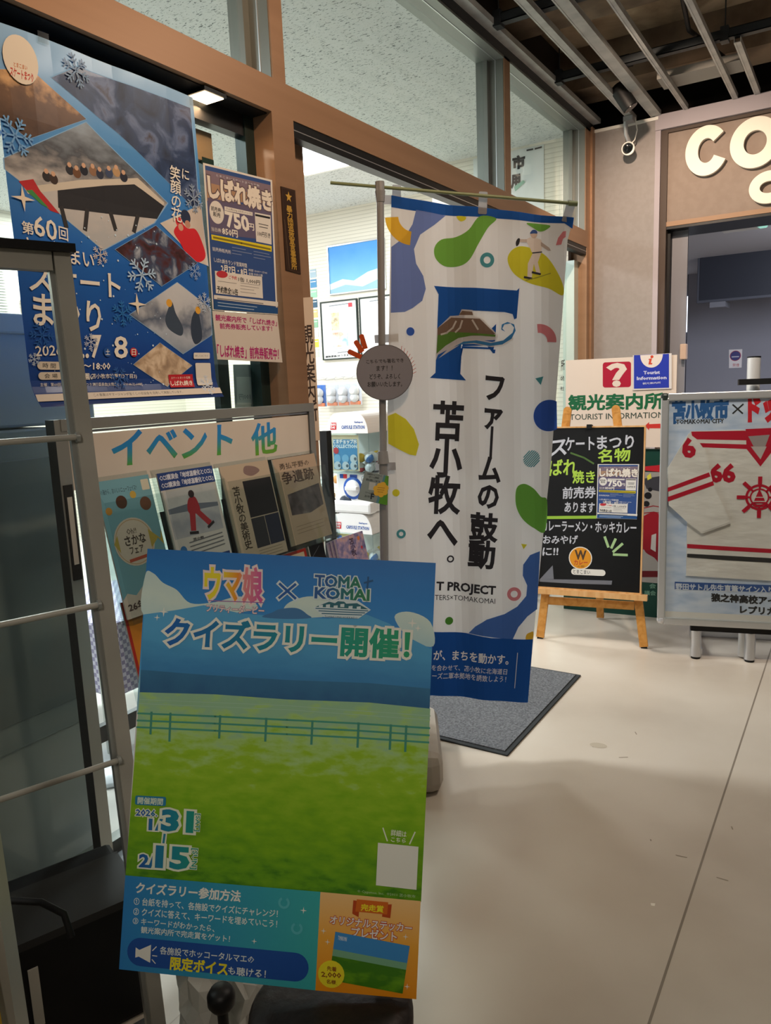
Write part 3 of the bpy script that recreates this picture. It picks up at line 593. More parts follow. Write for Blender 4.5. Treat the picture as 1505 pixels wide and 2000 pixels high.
for pts in ([(0.0577,0.0369),(0.0637,0.0435)], [(0.0583,0.0284),(0.0656,0.0282)], [(0.0579,0.0215),(0.0637,0.0160)]): b.ln(WH, pts, .0016)
b.T('各施設でホッコータルマエの', k, [(0.0709,0.0450),(0.2362,0.0449),(0.0708,0.0321)], .012, res=1); b.T('限定ボイス', '#efe12a', [(0.0911,0.0297),(0.1915,0.0288),(0.0907,0.0083)], .035); b.T('も聴ける！', k, [(0.1928,0.0230),(0.2580,0.0232),(0.1927,0.0094)], .015, res=1)
for p, r in zip([(0.3169,0.1270),(0.2348,0.0686),(0.3531,0.0963)], (.006, .005, .005)): b.star4(WH, p, r)
for p in [(0.2826,0.1367),(0.3071,0.0964)]: b.arc('#58b9c4', p, .006, .010, 120, 420)
b.poly('#b8481a', [(0.4012,0.1513),(0.4135,0.1507),(0.4113,0.1243),(0.4005,0.1292)]); b.poly('#b8481a', [(0.4520,0.1489),(0.4667,0.1502),(0.4652,0.1274),(0.4512,0.1286)]); b.poly('#d2691e', [(0.4072,0.1535),(0.4605,0.1530),(0.4597,0.1328),(0.4056,0.1331)])
b.T('完走賞', '#efe12a', [(0.4154,0.1466),(0.4530,0.1465),(0.4151,0.1356)], .03, res=1)
b.T('オリジナルステッカー', WH, [(0.3640,0.1226),(0.5027,0.1206),(0.3630,0.1090)], .025, outline='#c23a2a', ow=.06); b.T('プレゼント', WH, [(0.4008,0.1073),(0.4775,0.1058),(0.4007,0.0921)], .025, outline='#c23a2a', ow=.06)
q = [(0.3733,0.0972),(0.5001,0.0852),(0.4917,0.0070),(0.3670,0.0175)]; m1 = [tuple(Vector(q[0]).lerp(Vector(q[3]), .36)), tuple(Vector(q[1]).lerp(Vector(q[2]), .36))]; m2 = [tuple(Vector(q[0]).lerp(Vector(q[3]), .5)), tuple(Vector(q[1]).lerp(Vector(q[2]), .5))]
b.poly(m_grass, [q[3], q[2], m2[1], m2[0]]); b.poly('#7ab08e', [m2[0], m2[1], m1[1], m1[0]]); b.poly('#3f8ed0', [m1[0], m1[1], q[1], q[0]])
b.T('TOMAKOMAI', '#dfe9ee', [(0.3789,0.0910),(0.3938,0.0898),(0.3783,0.0842)], .02, res=1); b.disc('#efe02a', [(0.3700,0.0271)][0], .0225)
for s, qq in (('先着', [(0.3623,0.0398),(0.3781,0.0396),(0.3627,0.0322)]), ('2,000', [(0.3532,0.0297),(0.3864,0.0303),(0.3537,0.0205)]), ('名様', [(0.3626,0.0180),(0.3783,0.0178),(0.3629,0.0113)])): b.T(s, '#8a4a1a', qq, .025, res=1)
for p in [(0.4989,0.0193),(0.4925,0.0996),(0.3610,0.0792)]: b.star4(WH, p, .005)
o = b.obj('printed_board', t)

# --- the two posters on the left pane
mp = dict(rough=.32, spec=.5, coat=.35)
t = thing('festival_poster', 'big blue winter festival poster with slanted photos on the left glass pane', 'poster', mw=frame('G'))
b = MB(); m_bl = MGRAD('print_winter', 'Y', 1.38, 2.28, [(0, '#10306f'), (.16, '#17479a'), (.45, '#1f66bd'), (.75, '#4a8fd0'), (1, '#8fb9e2')], .16, 5, .35, .4, .12)
qs = [(1.1086,2.2409),(1.2506,2.2463),(1.7255,2.2484),(1.7315,1.3860),(1.1073,1.3810)]
sheet(b, [qs[4], qs[3], qs[2], qs[1], qs[0]], .0008, m_bl); b.up(.0003, .0001)
def photo(name, stops, sc, st=(1, 1, 1)): return MNOISE('photo_' + name, stops, sc, 6, .35, 0, st, spec=.4, dist=.6, coat=.12)
edge = '#7fb0e0'
def pane(c, pts):
    b.poly(edge, pts); o = sum((Vector(p) for p in pts), Vector((0, 0))) / len(pts); b.poly(c, [tuple(o + (Vector(p) - o) * .985) for p in pts])
pane(MGRAD('photo_crowd', 'Y', 2.02, 2.24, [(0, '#4a382e'), (.4, '#6b5240'), (.55, '#c9a274'), (.8, '#b9a99c'), (1, '#8d96a4')], .6, 26, .35, .4, .12), [(1.1032,2.1360),(1.2003,2.1633),(1.3455,2.0916),(1.1720,2.0024),(1.0942,2.0393)])
pane(photo('night', [(.3, '#17233f'), (.5, '#2b3f66'), (.62, '#5d6f96'), (.72, '#3b2c2a')], 14), [(1.2496,2.1624),(1.3306,2.2123),(1.7141,2.2176),(1.7182,1.9211),(1.5677,2.0058),(1.4383,2.0814)])
pane(MGRAD('photo_rink', 'Y', 1.80, 2.12, [(0, '#aeb4bb'), (.3, '#c0bfc0'), (.6, '#4c525c'), (.8, '#7d8a98'), (1, '#8fa3b8')], .5, 20, .35, .4, .12, (1, 2, 1)), [(1.1042,1.9481),(1.3418,2.0859),(1.5929,1.9329),(1.5376,1.8706),(1.3564,1.7746),(1.1531,1.8952),(1.1035,1.9236)])
b.poly('#c9c4ba', [(1.1474,1.8919),(1.3120,1.9411),(1.4900,1.9798),(1.5778,1.9317),(1.5730,1.9226),(1.4773,1.9590),(1.3097,1.9223),(1.1562,1.8786)]); b.poly('#23252c', [(1.2377,1.9017),(1.3845,1.9414),(1.4776,1.9616),(1.5766,1.9219),(1.5463,1.8828),(1.2339,1.8606)])
b.poly('#b3262e', [(1.1360,1.9033),(1.1740,1.9152),(1.1895,1.8905),(1.2364,1.8467),(1.2117,1.8498),(1.1614,1.8784)]); b.poly('#3d8a4a', [(1.1519,1.8859),(1.1681,1.8900),(1.2080,1.8539),(1.1883,1.8600)])
for q, c in zip([(1.2788,1.9574),(1.2988,1.9542),(1.3209,1.9648),(1.3488,1.9692),(1.3701,1.9661),(1.3996,1.9746),(1.4231,1.9819),(1.4452,1.9735),(1.2105,1.9282),(1.2296,1.9261)], ('#2a2c36', '#6b4a34', '#1d2230', '#8a6a52', '#2d3448', '#3b4a6b', '#b3946e', '#23283a', '#2a2a2e', '#3a2c28')): b.disc(c, q, .012); b.disc('#c9a58c', (q[0], q[1] + .012), .006)
for pts in ([(1.2437,1.8598),(1.2505,1.8224)], [(1.3180,1.8672),(1.3066,1.8233)], [(1.3938,1.8719),(1.4026,1.8373)], [(1.4781,1.8775),(1.4634,1.8409)]): b.ln('#2c2c30', pts, .012)
pane(photo('pair', [(.3, '#bdb3ac'), (.6, '#d2cbc4')], 6), [(1.5544,1.8732),(1.7260,1.9543),(1.7363,1.7766),(1.6908,1.7834)])
b.smooth('#c8202c', [(1.6035,1.8582),(1.6336,1.8851),(1.6602,1.8749),(1.6928,1.8768),(1.7144,1.8478),(1.7266,1.8052),(1.6950,1.7839),(1.6515,1.7964),(1.6235,1.8300)]); b.disc('#23304f', [(1.6556,1.9055)][0], .02); b.disc('#c8303a', [(1.6280,1.8871)][0], .014); b.disc('#c99a86', [(1.6323,1.8736)][0], .010); b.disc('#b98a76', [(1.6615,1.8865)][0], .011)
pane(photo('party', [(.3, '#241b1e'), (.45, '#4d2a30'), (.55, '#3c4a66'), (.7, '#a9b3c4'), (.8, '#5d6f92')], 22), [(1.3929,1.7829),(1.5389,1.8654),(1.6904,1.7805),(1.5402,1.7000)])
pane(MGRAD('photo_snow', 'Y', 1.50, 1.72, [(0, '#8796aa'), (.3, '#a9b4c4'), (.5, '#56637a'), (.7, '#b9c0ca'), (1, '#c6ccd4')], .9, 11, .35, .4, .12), [(1.4217,1.6174),(1.5993,1.7179),(1.7336,1.6516),(1.7317,1.5738),(1.6000,1.5136)])
b.smooth('#39485c', [(1.5507,1.6275),(1.5735,1.6602),(1.5854,1.6295),(1.6086,1.5901),(1.5980,1.5663),(1.5570,1.5822),(1.5443,1.6045)]); b.smooth('#2f3d52', [(1.6483,1.6213),(1.6713,1.6433),(1.6838,1.6052),(1.6831,1.5601),(1.6521,1.5442),(1.6393,1.5766)]); b.disc('#d8a23a', [(1.5635,1.6567)][0], .011); b.disc('#d8a23a', [(1.6754,1.6436)][0], .011)
pane(photo('food', [(.3, '#8d7a68'), (.5, '#b9a48c'), (.65, '#d9c9b3'), (.8, '#a08068')], 30), [(1.4181,1.4837),(1.5169,1.5452),(1.6328,1.4812),(1.5234,1.4205)])
random.seed(3)
for _ in range(70):
    b.disc('#c4dcf2', (random.uniform(1.17, 1.55), random.uniform(1.42, 1.86)), random.choice((.001, .0014, .002, .003)), 6)
cw = '#e6e4dc'
b.T('第', cw, [(1.1298,1.8147),(1.1582,1.8121),(1.1288,1.7870)], .015); b.T('60', cw, [(1.1621,1.8324),(1.2211,1.8252),(1.1589,1.7866)], .012); b.T('回', cw, [(1.2270,1.8165),(1.2524,1.8142),(1.2246,1.7861)], .012)
b.T('とまこまい', cw, [(1.1356,1.7788),(1.3207,1.7639),(1.1346,1.7404)], .012); b.T('スケート', cw, [(1.1355,1.7172),(1.4001,1.7197),(1.1318,1.6569)], .018); b.T('まつり', cw, [(1.1389,1.6504),(1.3292,1.6408),(1.1323,1.5773)], .018)
b.T('2026.', cw, [(1.1286,1.5267),(1.2071,1.5310),(1.1268,1.5025)], .008); b.T('2.', cw, [(1.2200,1.5538),(1.2677,1.5554),(1.2146,1.4985)], .012); b.T('.7', cw, [(1.2725,1.5569),(1.3208,1.5585),(1.2671,1.5002)], .012); b.T('8', cw, [(1.3643,1.5573),(1.4061,1.5573),(1.3592,1.5011)], .015)
b.disc('#1d4f98', [(1.3364,1.5154)][0], .012); b.T('土', cw, [(1.3309,1.5233),(1.3455,1.5236),(1.3292,1.5087)], .01, res=1); b.disc('#b01f2c', [(1.4237,1.5168)][0], .0125); b.T('日', cw, [(1.4177,1.5249),(1.4316,1.5252),(1.4158,1.5085)], .01, res=1)
b.rr('#cfc8bb', [(1.1280,1.4904),(1.1933,1.4895),(1.1269,1.4710)]); b.T('時 間', '#3a3a3c', [(1.1425,1.4868),(1.1771,1.4857),(1.1409,1.4746)], .01, res=1); b.T('10:00〜18:00', cw, [(1.2001,1.4871),(1.3412,1.4876),(1.1981,1.4707)], .02, res=1)
b.rr('#cfc8bb', [(1.1275,1.4649),(1.1930,1.4645),(1.1265,1.4466)]); b.T('会 場', '#3a3a3c', [(1.1434,1.4611),(1.1783,1.4608),(1.1420,1.4500)], .01, res=1); b.T('中央公園', cw, [(1.1985,1.4619),(1.2715,1.4614),(1.1979,1.4455)], .02, res=1); b.T('(苫小牧市若草町2丁目3)', cw, [(1.2744,1.4601),(1.4256,1.4588),(1.2727,1.4457)], .01, res=1)
b.T('主催：第60回苫小牧スケートまつり実行委員会[お問合せ／☎0144-32-6448]', cw, [(1.1283,1.4392),(1.4387,1.4350),(1.1270,1.4294)], 0, res=1)
b.poly('#cfcac2', [(1.1072,1.4116),(1.7322,1.4142),(1.7304,1.3970),(1.1050,1.3946)]); b.T('この事業はサマージャンボ宝くじの収益金を活用して実施しています。', '#4a4a4c', [(1.2667,1.4093),(1.5705,1.4091),(1.2657,1.4014)], 0, res=1)
b.poly('#b3202e', [(1.5349,1.4551),(1.6280,1.4557),(1.6259,1.4182),(1.5327,1.4188)]); b.T('スケートまつり名物', cw, [(1.5438,1.4492),(1.6171,1.4498),(1.5430,1.4419)], 0, res=1); b.T('しばれ焼き', cw, [(1.5387,1.4376),(1.6219,1.4378),(1.5370,1.4231)], .02, res=1)
b.rr('#d8d6d0', [(1.6439,1.4887),(1.7096,1.4890),(1.6408,1.4224)], .06); b.rr('#d8d6d0', [(1.6411,1.5186),(1.7107,1.5197),(1.6391,1.5007)], .2); b.T('詳しくはこちら', '#4a4a4c', [(1.6466,1.5127),(1.7014,1.5134),(1.6459,1.5067)], 0, res=1)
b.T('笑顔の花', cw, [(1.6048,2.0378),(1.6446,2.0351),(1.5973,1.8880)], .01, vert=True); b.T('に', cw, [(1.6525,2.0368),(1.6801,2.0368),(1.6495,2.0097)], .01)
b.ell('#d8d2c6', [(1.1735,2.1749),(1.2173,2.1730),(1.1692,2.1221)]); b.T('スケートまつり', '#b5382c', [(1.1441,2.1517),(1.2015,2.1526),(1.1417,2.1325)], .03, res=1); b.T('とまこまい', '#b5642c', [(1.1545,2.1646),(1.1877,2.1661),(1.1532,2.1545)], .02, res=1)
for p, r, c in zip([(1.1373,2.0020),(1.3261,2.1992),(1.4725,1.7255),(1.3424,1.7626),(1.6712,1.7551),(1.3982,1.6188),(1.7032,1.6677),(1.1495,1.5527),(1.6920,1.9627),(1.2873,1.5406),(1.1219,1.4952),(1.3662,1.4485),(1.6809,1.4231)], (.045, .04, .048, .025, .026, .034, .03, .032, .04, .022, .016, .03, .03), ('#6fa5dc', '#7f9cc0', '#a9c9e8', '#c6c2c0', '#8aa5cc', '#2872bb', '#b0c0d4', '#1f5aa8', '#8fa3bd', '#b9c4d8', '#b9cdE0', '#2f5fa8', '#c9d8ea')): b.flake(c, p, r, r * .09, random.uniform(0, 60))
for p in [(1.1402,1.8655),(1.4493,1.6462)]: b.star4('#e4dccb', p, .03)
# slight slack of the paper: lower edge curls off the glass
o = b.obj('sheet', t)
def grid_cut(o, ux, uy):
    bm = bmesh.new(); bm.from_mesh(o.data); G = lambda: bm.verts[:] + bm.edges[:] + bm.faces[:]
    for k in ux: bmesh.ops.bisect_plane(bm, geom=G(), plane_co=(k, 0, 0), plane_no=(1, 0, 0))
    for k in uy: bmesh.ops.bisect_plane(bm, geom=G(), plane_co=(0, k, 0), plane_no=(0, 1, 0))
    bm.to_mesh(o.data); bm.free()
fr0 = lambda a, c, st: [a + st * i for i in range(1, int((c - a) / st) + 1) if a + st * i < c - 1e-4]
def hang(o, ux, uy, f, g):
    """bend a print along straight creases: piecewise linear in x and in y, so every layer of ink stays on its sheet"""
    def pl(ks, fn):
        def r(x):
            if x <= ks[0]: return fn(ks[0])
            for a, c in zip(ks, ks[1:]):
                if x <= c: return fn(a) + (fn(c) - fn(a)) * (x - a) / (c - a)
            return fn(ks[-1])
        return r
    xs = [v.co.x for v in o.data.vertices]; ys = [v.co.y for v in o.data.vertices]
    F = pl([min(xs)] + ux + [max(xs)], f); G = pl([min(ys)] + uy + [max(ys)], g); grid_cut(o, ux, uy)
    for v in o.data.vertices: v.co.z += F(v.co.x) + G(v.co.y)
hang(o, fr0(1.08, 1.72, .06), [1.37, 1.385, 1.40, 1.415, 1.43, 1.445, 1.5, 1.6, 1.75, 1.9, 2.05, 2.15], lambda x: .0025 * math.sin(x * 17) + .001 * math.sin(x * 39), lambda y: max(0, 1.45 - y) ** 2 * 7 + .0012 * math.sin(y * 19))
m_tp = MGLASS('tape', '#dfe2e0', 1.0, .2)
for q in ([(1.7015,2.2472),(1.7375,2.2476),(1.7024,2.2200)], [(1.2251,2.2555),(1.2546,2.2566),(1.2233,2.2305)]): b = MB(); b.up(.006); b.rr(m_tp, q, .02); b.obj('tape', t)

def a3(b, F):
    """the blue price flyer; F maps the design onto the sheet"""
    P = lambda pts: [F(p) for p in pts]
    b.poly('#d5d2cc', P([(1.7409,2.0722),(2.0553,2.0846),(2.0417,1.6505),(1.7353,1.6472)]))
    b.poly('#2c4a84', P([(1.7487,2.0666),(2.0469,2.0782),(2.0342,1.6551),(1.7401,1.6520)])); b.poly('#7a6a78', P([(1.7494,2.0538),(2.0458,2.0668),(2.0462,2.0187),(1.7490,1.9728)])); b.poly('#a58468', P([(1.7498,2.0193),(2.0136,2.0257),(2.0321,2.0066),(1.7462,1.9665)])); b.poly('#5d5570', P([(1.7493,1.9757),(2.0407,1.9887),(2.0362,1.8907),(1.7510,1.8734)]))
    b.T('とまこまいスケートまつり名物', '#c9ccd4', P([(1.7938,2.0513),(1.9892,2.0576),(1.7930,2.0438)]), 0, res=1); b.T('しばれ焼き', '#dcd4c8', P([(1.7564,2.0408),(2.0438,2.0472),(1.7580,1.9773)]), .05, outline='#5a4a50', ow=.05)
    b.ell('#d5d2cc', P([(1.7840,1.9390),(1.8145,1.9365),(1.7804,1.9058)])); b.T('前売券', '#3a3a3c', P([(1.7619,1.9545),(1.8031,1.9541),(1.7605,1.9411)]), .02, res=1); b.T('販売', '#3a3a3c', P([(1.7689,1.9395),(1.7992,1.9385),(1.7674,1.9260)]), .02, res=1)
    b.poly('#d5d2cc', P([(1.8195,1.9628),(1.9479,1.9656),(1.9468,1.9545),(1.8182,1.9506)])); b.T('ラム肉220g (ほぼ1パック)', '#3a3a3c', P([(1.8260,1.9609),(1.9428,1.9632),(1.8252,1.9532)]), 0, res=1)
    b.T('750', '#e0dcd4', P([(1.8202,1.9479),(1.9219,1.9474),(1.8246,1.9049)]), .04); b.T('円', '#e0dcd4', P([(1.9224,1.9288),(1.9492,1.9297),(1.9227,1.9085)]), .02, res=1); b.T('当日券', '#d0ccc8', P([(1.7553,1.8932),(1.7966,1.8933),(1.7562,1.8815)]), .01, res=1); b.T('850円', '#e0dcd4', P([(1.8016,1.8985),(1.8696,1.8977),(1.8016,1.8775)]), .025, res=1)
    b.poly('#d5d2cc', P([(1.9579,1.9672),(2.0362,1.9702),(2.0322,1.8771),(1.9561,1.8768)])); b.poly('#1d1f24', P([(1.9599,1.9628),(2.0331,1.9649),(2.0325,1.9583),(1.9592,1.9564)])); b.T('100円引き', '#2a2a2c', P([(1.9671,1.9117),(2.0279,1.9123),(1.9654,1.8956)]), .02, res=1); [b.ln('#4a4a4c', P(p), .0025) for p in ([(1.9744,1.9350),(2.0199,1.9354)], [(1.9759,1.9257),(2.0165,1.9269)])]
    b.poly('#d6c420', P([(1.7529,1.8707),(2.0318,1.8721),(2.0300,1.8539),(1.7534,1.8559)])); b.ln('#7a7020', P([(1.7628,1.8632),(1.8846,1.8627),(2.0229,1.8612)]), .006)
    c = '#c9cdd6'; b.T('前売券販売所', c, P([(1.7533,1.8351),(1.8330,1.8345),(1.7542,1.8234)]), .01, res=1)
    for pts in ([(1.8410,1.8447),(1.9018,1.8446)], [(1.8400,1.8354),(1.9298,1.8354)], [(1.8390,1.8261),(1.8809,1.8264)], [(1.9405,1.8446),(2.0160,1.8441)], [(1.9396,1.8350),(2.0229,1.8351)], [(1.9386,1.8253),(1.9936,1.8252)]): b.ln('#7f8fb4', P(pts), .002)
    b.T('しばれ焼きランド営業時間', c, P([(1.7565,1.8042),(1.9022,1.8022),(1.7572,1.7908)]), .015, res=1); b.T('2月7日・8日', '#e0dcd4', P([(1.7852,1.7864),(1.9004,1.7846),(1.7852,1.7651)]), .03, res=1); b.T('時間 10:00〜17:00', c, P([(1.9103,1.7872),(2.0000,1.7868),(1.9095,1.7792)]), .01, res=1); b.T('会場 中央公園', c, P([(1.9092,1.7760),(1.9760,1.7762),(1.9084,1.7680)]), .01, res=1)
    b.poly('#d5d2cc', P([(1.7566,1.7652),(1.9726,1.7678),(1.9709,1.6991),(1.7539,1.6985)])); b.ell('#b3303a', P([(1.7866,1.7576),(1.8114,1.7585),(1.7855,1.7469)])); b.T('ご予約', '#b3303a', P([(1.8158,1.7574),(1.8527,1.7579),(1.8147,1.7465)]), .02, res=1); b.T('1缶 1,000円', '#3a3a3c', P([(1.8596,1.7570),(1.9613,1.7554),(1.8581,1.7428)]), .02, res=1); b.T('予約数全16缶', '#2a2a2c', P([(1.7607,1.7218),(1.8533,1.7189),(1.7586,1.7019)]), .025, res=1)
    for pts in ([(1.8671,1.7389),(1.9597,1.7390)], [(1.8663,1.7310),(1.9538,1.7304)], [(1.8653,1.7214),(1.9281,1.7218)], [(1.8643,1.7119),(1.9369,1.7112)], [(1.7666,1.7360),(1.8480,1.7356)]): b.ln('#8a8a8a', P(pts), .0015)
    b.poly('#d5d2cc', P([(1.7446,1.6933),(2.0459,1.6929),(2.0444,1.6776),(1.7433,1.6811)])); b.ln('#7a7a7c', P([(1.7588,1.6837),(1.9692,1.6826)]), .003); b.poly('#1c4a80', P([(1.7428,1.6765),(2.0440,1.6742),(2.0421,1.6539),(1.7400,1.6505)]))
    for pts in ([(1.7597,1.6716),(1.9376,1.6691)], [(1.7588,1.6623),(1.9218,1.6600)]): b.ln('#a9bcd4', P(pts), .002)
t = thing('price_poster', 'dark blue price poster with a yellow stripe right of the big blue poster', 'poster', mw=frame('G', .002))
b = MB(); b.up(.0002, .00012); a3(b, lambda p: p); b.obj('sheet', t)
t = thing('ticket_notice', 'white notice with magenta lettering taped below the dark blue price poster', 'notice', mw=frame('G', .001))
b = MB(); sheet(b, [(1.7351,1.6456),(2.0416,1.6488),(2.0534,1.4920),(1.7414,1.5000)], .0006, M('#cdc5bd', .4)); b.up(.0002)
mg = '#a8266e'; b.T('観光案内所で「しばれ焼き」', mg, [(1.7471,1.6357),(2.0372,1.6317),(1.7451,1.6172)], .025); b.T('前売券販売しています！', mg, [(1.7621,1.6104),(2.0087,1.6118),(1.7625,1.5934)], .025); b.T('「しばれ焼き」前売券販売中！', mg, [(1.7440,1.5449),(2.0362,1.5382),(1.7422,1.5077)], .03)
b.obj('sheet', t)
t = thing('faded_sheet', 'pale grey sheet with mirrored numbers showing through the glass below the white notice', 'notice', mw=frame('I'))
b = MB(); sheet(b, [(1.9491,1.4910),(2.2132,1.4916),(2.2092,1.3261),(1.9433,1.3387)], .0006, M('#8f9a9c', .5)); b.up(.0002); b.T('750円', '#c4cdcd', [(2.2012,1.4281),(2.0442,1.4326),(2.2024,1.3793)], .03); b.T('850円', '#b6c0c0', [(2.1987,1.3719),(2.1237,1.3744),(2.1999,1.3530)], .02, res=1)
b.poly('#b9c2c2', [(1.9599,1.4496),(2.0351,1.4487),(2.0307,1.3525),(1.9552,1.3556)]); b.T('100円', '#7f8a8c', [(2.0237,1.3885),(1.9665,1.3902),(2.0245,1.3706)], .02, res=1); b.obj('sheet', t)

# plaque and vertical door lettering on the post
t = thing('gold_plaque', 'narrow dark plaque with a gold star and gold vertical lettering on the bronze post', 'plaque', mw=frame('W'))
b = MB(); sheet(b, [(2.0865,2.0696),(2.1627,2.0707),(2.1679,1.7940),(2.0873,1.7995)], -.003, M('#33241d', .35)); b.up(.0035, .0002); gd = '#b8923a'
q = [(2.0914,2.0657),(2.1568,2.0663),(2.1597,1.7983),(2.0932,1.8035)]; b.ln('#4d3a2c', q + [q[0]], .0015); b.star5(gd, [(2.1242,2.0422)][0], .018); b.T('暴力団追放宣言事業所', gd, [(2.1078,2.0131),(2.1379,2.0132),(2.1182,1.8061)], .02, vert=True)
b.ln('#5d4a38', [(2.0949,1.9633),(2.1046,1.8080)], .003); b.obj('plate', t)
t = thing('door_lettering', 'tall cream strip with brown vertical lettering, half hidden behind the bronze post', 'sign', mw=frame('stile'))
b = MB(); sheet(b, [(2.2446,1.7262),(2.3220,1.7356),(2.3186,1.2027),(2.2422,1.2051)], -.001, M('#cbb6a0', .5)); b.up(.0014); b.T('観光案内所', '#3b2d26', [(2.2388,1.6316),(2.3098,1.6366),(2.2423,1.2739)], .015, vert=True); b.obj('strip', t)
t = thing('door_notice', 'pale paper notice on the narrow pane between banner and far pillar', 'notice', mw=frame('I', .03))
b = MB(); sheet(b, [(5.3616,2.3128),(5.6804,2.3245),(5.6736,1.7694),(5.3613,1.7777)], .001, M('#c9b3a6', .5)); b.up(.0003); b.poly('#a9b0c0', [(5.3945,1.9887),(5.6595,1.9945),(5.6605,1.8766),(5.3945,1.8790)]); b.T('バトレー', '#9a8478', [(5.6689,2.2834),(5.3943,2.2511),(5.6695,2.2109)], .02, res=1); b.ln('#8f7d74', [(5.6448,2.3129),(5.4832,2.3002)], .006)
for pts in ([(5.3946,1.8434),(5.6488,1.8463)], [(5.3946,1.8221),(5.6490,1.8241)], [(5.3946,1.8007),(5.6252,1.8044)]): b.ln('#a5968c', pts, .003)
b.obj('sheet', t)
tst = thing('door_sticker', 'black cut-out lettering on the glass just right of the banner edge', 'sticker', mw=frame('I', .03))
for s, q in (('所', [(5.2093,1.5259),(5.2844,1.5300),(5.2089,1.4553)]), ('on', [(5.1981,1.4164),(5.2732,1.4156),(5.1979,1.3845)]), ('社', [(5.1977,1.3453),(5.2730,1.3437),(5.1976,1.3168)])): b = MB(); b.up(.0003); b.T(s, '#2b2b2b', q, .02, res=1); b.obj('letter', tst)

# --- banner, its pole, and what is taped to the pole
t = thing('banner', 'tall white banner with blue bands and a large blue letter F hanging from the pole', 'banner', mw=frame('banner'))
b = MB(); B = [(0.0394,0.6072),(0.3268,0.5584),(0.6526,0.5113),(0.6319,0.4406),(0.5810,-0.3123),(0.4858,-1.2252),(0.2927,-1.2046),(0.1304,-1.1829),(-0.0786,-1.1638),(-0.0306,-0.6384),(0.0022,-0.0358)]
cw = MCLOTH('#dedede', .5); cb = MCLOTH('#1c55a6', .3); cl = lambda h: MCLOTH(h, .35)
sheet(b, B, .0006, cw); b.up(.0006, .0003)
b.poly(cb, [(0.0394,0.6072),(0.1882,0.5809),(0.3268,0.5601),(0.6526,0.5113),(0.6475,0.4750),(0.6214,0.4944),(0.3262,0.5286),(0.1872,0.5445),(0.0380,0.5692)])
b.poly(cl('#7188c8'), [(0.1214,0.5590),(0.2219,0.5397),(0.1827,0.5098),(0.1328,0.4785),(0.1102,0.4324),(0.1157,0.3848),(0.1391,0.3430),(0.1466,0.3000),(0.1330,0.2610),(0.1002,0.2382),(0.0713,0.2255),(0.0230,0.2240),(0.0331,0.4407),(0.0799,0.4723),(0.1076,0.5130)])
b.arc(cl('#e0b53c'), [(0.1103,0.5395)][0], .050, .095, 182, 262)
b.smooth(cl('#d7d33a'), [(0.2602,0.5364),(0.2880,0.5319),(0.2878,0.5220),(0.2737,0.5176),(0.2617,0.5264)]); b.smooth(cl('#74b04c'), [(0.3367,0.5298),(0.3922,0.5208),(0.3639,0.4921),(0.3316,0.4432),(0.2989,0.3907),(0.2633,0.3718),(0.2141,0.3739),(0.1831,0.4006),(0.1806,0.4361),(0.2059,0.4620),(0.2551,0.4683),(0.2975,0.4882)])
b.smooth(cl('#74b04c'), [(0.4964,0.5031),(0.5728,0.4931),(0.5623,0.4786),(0.5414,0.4745),(0.5206,0.4854)]); q = [(0.3586,0.3865),(0.3832,0.3854)]; b.arc(cl('#4f9aa5'), q[0], (q[1][0] - q[0][0]) * .48, q[1][0] - q[0][0])
b.smooth(cl('#d9d53c'), [(0.4287,0.3818),(0.4396,0.4117),(0.4713,0.4272),(0.5167,0.4186),(0.5620,0.3931),(0.5968,0.3409),(0.6179,0.2890),(0.6143,0.2584),(0.5686,0.2859),(0.4983,0.3076),(0.4493,0.3386)])
# the pitcher (a plain player figure printed small)
b.smooth('#d9d2cf', [(0.4942,0.4464),(0.5099,0.4558),(0.5378,0.4512),(0.5482,0.4408),(0.5446,0.4073),(0.5166,0.4051),(0.5062,0.4224)]); b.poly('#d6d0cd', [(0.5166,0.4051),(0.5463,0.4056),(0.5339,0.3740),(0.5442,0.3329),(0.5301,0.3335),(0.5198,0.3696),(0.5125,0.3241),(0.4967,0.3247),(0.4988,0.3704)])
b.poly('#c0b5b0', [(0.4959,0.4497),(0.4715,0.4507),(0.4679,0.4408),(0.4959,0.4396)]); b.poly('#b0a5a0', [(0.5447,0.4409),(0.5726,0.4196),(0.5778,0.4093),(0.5690,0.4097),(0.5447,0.4275)]); b.smooth('#23262e', [(0.4646,0.4527),(0.4715,0.4507),(0.4679,0.4341),(0.4591,0.4277),(0.4574,0.4412)])
b.disc('#c9b5aa', [(0.5205,0.4654)][0], .012); b.smooth('#2f4f8f', [(0.5083,0.4726),(0.5171,0.4805),(0.5293,0.4783),(0.5327,0.4682),(0.5205,0.4687),(0.5083,0.4675)]); b.ln('#2f3440', [(0.5166,0.4051),(0.5463,0.4072)], .004); b.ln('#2b2d35', [(0.4879,0.3251),(0.5107,0.3207)], .007); b.ln('#2b2d35', [(0.5161,0.3409),(0.5407,0.3348)], .007)
b.ln('#9a9a3c', [(0.4913,0.3147),(0.5301,0.3233),(0.5758,0.3350)], .003)
b.poly(cl('#d98a94'), [(0.5935,0.4254),(0.6005,0.4486),(0.6162,0.4680),(0.6266,0.4692),(0.6249,0.4492),(0.6162,0.4446),(0.6110,0.4264)])
